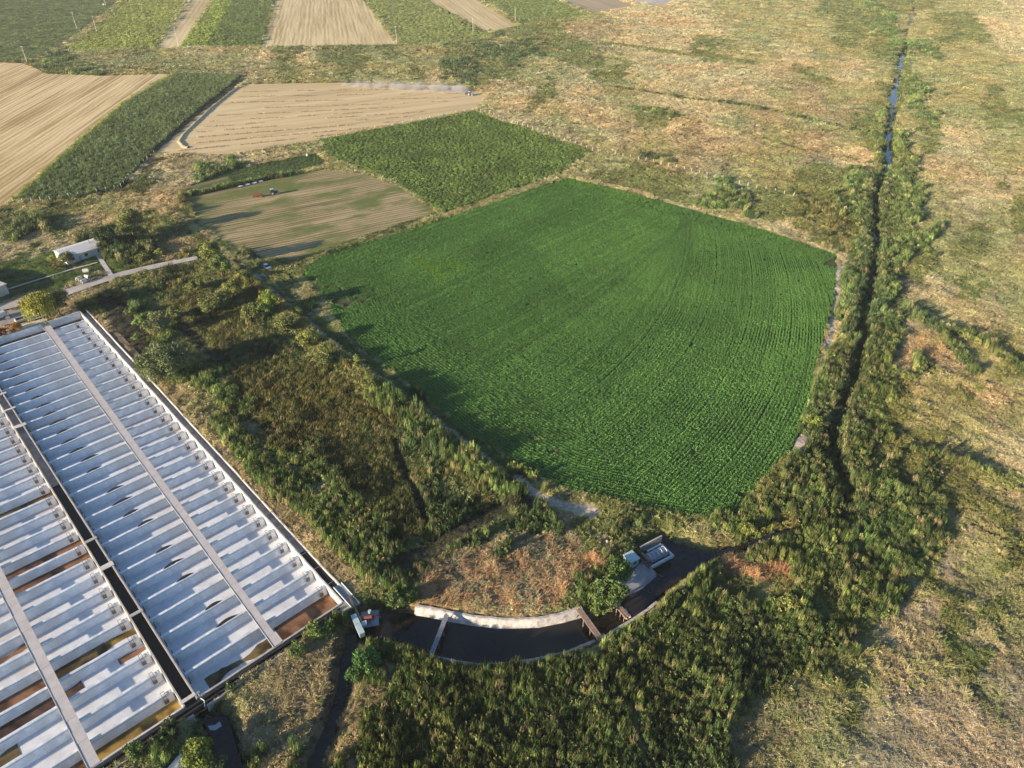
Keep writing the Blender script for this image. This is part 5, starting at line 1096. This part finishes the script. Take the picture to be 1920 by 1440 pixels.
tree(84, 600, 9.5, 5.2, (.34, .34, .06), "yellow weeping willow hanging over the upper pond wall", 'willow_tree', 'tree', droop=True, dens=.8)
tree(112, 590, 8, 4.4, (.15, .17, .075), "grey green tree right behind the willow", dens=.9)
tree(128, 496, 5, 3.0, (.19, .21, .09), "rounded grey green bush in front of the house gable", 'bush', 'bush')
tree(101, 494, 3.0, 2.0, YG, "yellow green bush left of the house gable", 'bush', 'bush'); tree(110, 503, 2.2, 1.8, (.26, .18, .08), "brown bush at the foot of the house gable", 'bush', 'bush')
tree(150, 484, 2.4, 1.2, DG, "small bush against the middle of the house front", 'bush', 'bush'); tree(168, 479, 3.2, 1.0, DG, "slim dark cypress like bush before the house front", 'bush', 'bush')
tree(30, 622, 2.5, 2.2, (.38, .20, .06), "rusty orange bush at the left end of the pond wall", 'bush', 'bush'); tree(4, 632, 2.4, 2.4, (.20, .08, .05), "dark red bush at the left edge above the ponds", 'bush', 'bush')
tree(345, 478, 2.6, 2.0, (.30, .24, .08), "tawny bush above the pale road", 'bush', 'bush'); tree(300, 480, 2.4, 2.2, YG, "yellow green bush above the pale road", 'bush', 'bush'); tree(262, 492, 2.2, 2.0, YG, "low yellow green bush right of the paved path", 'bush', 'bush')
tree(230, 425, 3.0, 2.8, (.22, .23, .07), "low olive bush above the dark house tree", 'bush', 'bush')
tree(1140, 1128, 5, 3.6, (.11, .17, .05), "tall fresh green cane thicket at the head of the reddish bridge", 'bush', 'bush', clumps=30); tree(1162, 1085, 3.6, 2.6, (.10, .18, .05), "green thicket below the turquoise cabin", 'bush', 'bush'); tree(1122, 1150, 3.0, 1.7, (.15, .22, .05), "small green thicket left of the short gangway", 'bush', 'bush')
tree(375, 1428, 3.6, 2.8, (.20, .25, .05), "round yellow green bush beside the small pond at the bottom edge", 'bush', 'bush', clumps=24); tree(410, 1445, 2.6, 1.8, (.08, .13, .05), "dark bush right of the round yellow green one", 'bush', 'bush')
tree(255, 1415, 2.4, 1.8, (.12, .18, .05), "green bush between the pipe canal and the bottom pond", 'bush', 'bush'); tree(320, 1370, 2.0, 1.6, (.09, .12, .05), "dark bush below the pipe canal wall", 'bush', 'bush')
tree(600, 1190, 2.6, 2.2, LG, "green bush outside the right end of the pipe canal", 'bush', 'bush'); tree(560, 1225, 2.2, 1.8, (.12, .19, .05), "smaller green bush along the pipe canal wall", 'bush', 'bush')
tree(690, 1252, 3.4, 2.6, (.09, .19, .05), "dark green bush between the stream and the curved canal", 'bush', 'bush', clumps=22); tree(668, 1275, 2.6, 1.8, (.10, .19, .05), "green bush leaning over the dark stream", 'bush', 'bush')
tree(742, 1140, 3.0, 2.2, (.10, .15, .045), "dark bush hanging over the canal at the platform", 'bush', 'bush'); tree(770, 1128, 2.6, 2.0, (.15, .20, .05), "green bush at the left end of the sunlit bank", 'bush', 'bush')
tree(1472, 1142, 3.4, 2.0, (.24, .27, .08), "pale yellow green bush among the dark reeds", 'bush', 'bush'); tree(1522, 800, 3.6, 2.2, (.22, .27, .06), "yellow green bush beside the reddish track", 'bush', 'bush')
tree(1400, 1003, 2.8, 2.0, (.22, .25, .06), "yellow green bush above the canal bend", 'bush', 'bush'); tree(1545, 446, 3.0, 1.8, DG, "dark bush near the far corner of the central field", 'bush', 'bush')
tree(63, 120, 3.5, 1.1, DG, "thin dark tree near the leftmost power pole"); tree(52, 108, 3.5, .9, (.34, .20, .12), "small reddish tree behind the leftmost power pole")
tree(96, 104, 3.0, 2.4, DG, "dark bush at the near corner of the yellow green field", 'bush', 'bush'); tree(123, 102, 3.4, 2.2, (.10, .15, .05), "green bush right of the corner one in the far left", 'bush', 'bush')
# ------------------------------------------------------------------ air
m = bpy.data.materials.new("haze"); m.use_nodes = True; n = m.node_tree; n.nodes.remove(n.nodes["Principled BSDF"]); pv = n.nodes.new("ShaderNodeVolumePrincipled")
pv.inputs["Color"].default_value = (.80, .84, .92, 1); pv.inputs["Density"].default_value = .00008; n.links.new(pv.outputs[0], n.nodes["Material Output"].inputs["Volume"])
hz = MB().box((0, 2000, 57), (11000, 15000, 123)).build('haze', m); tag(hz, kind='stuff')
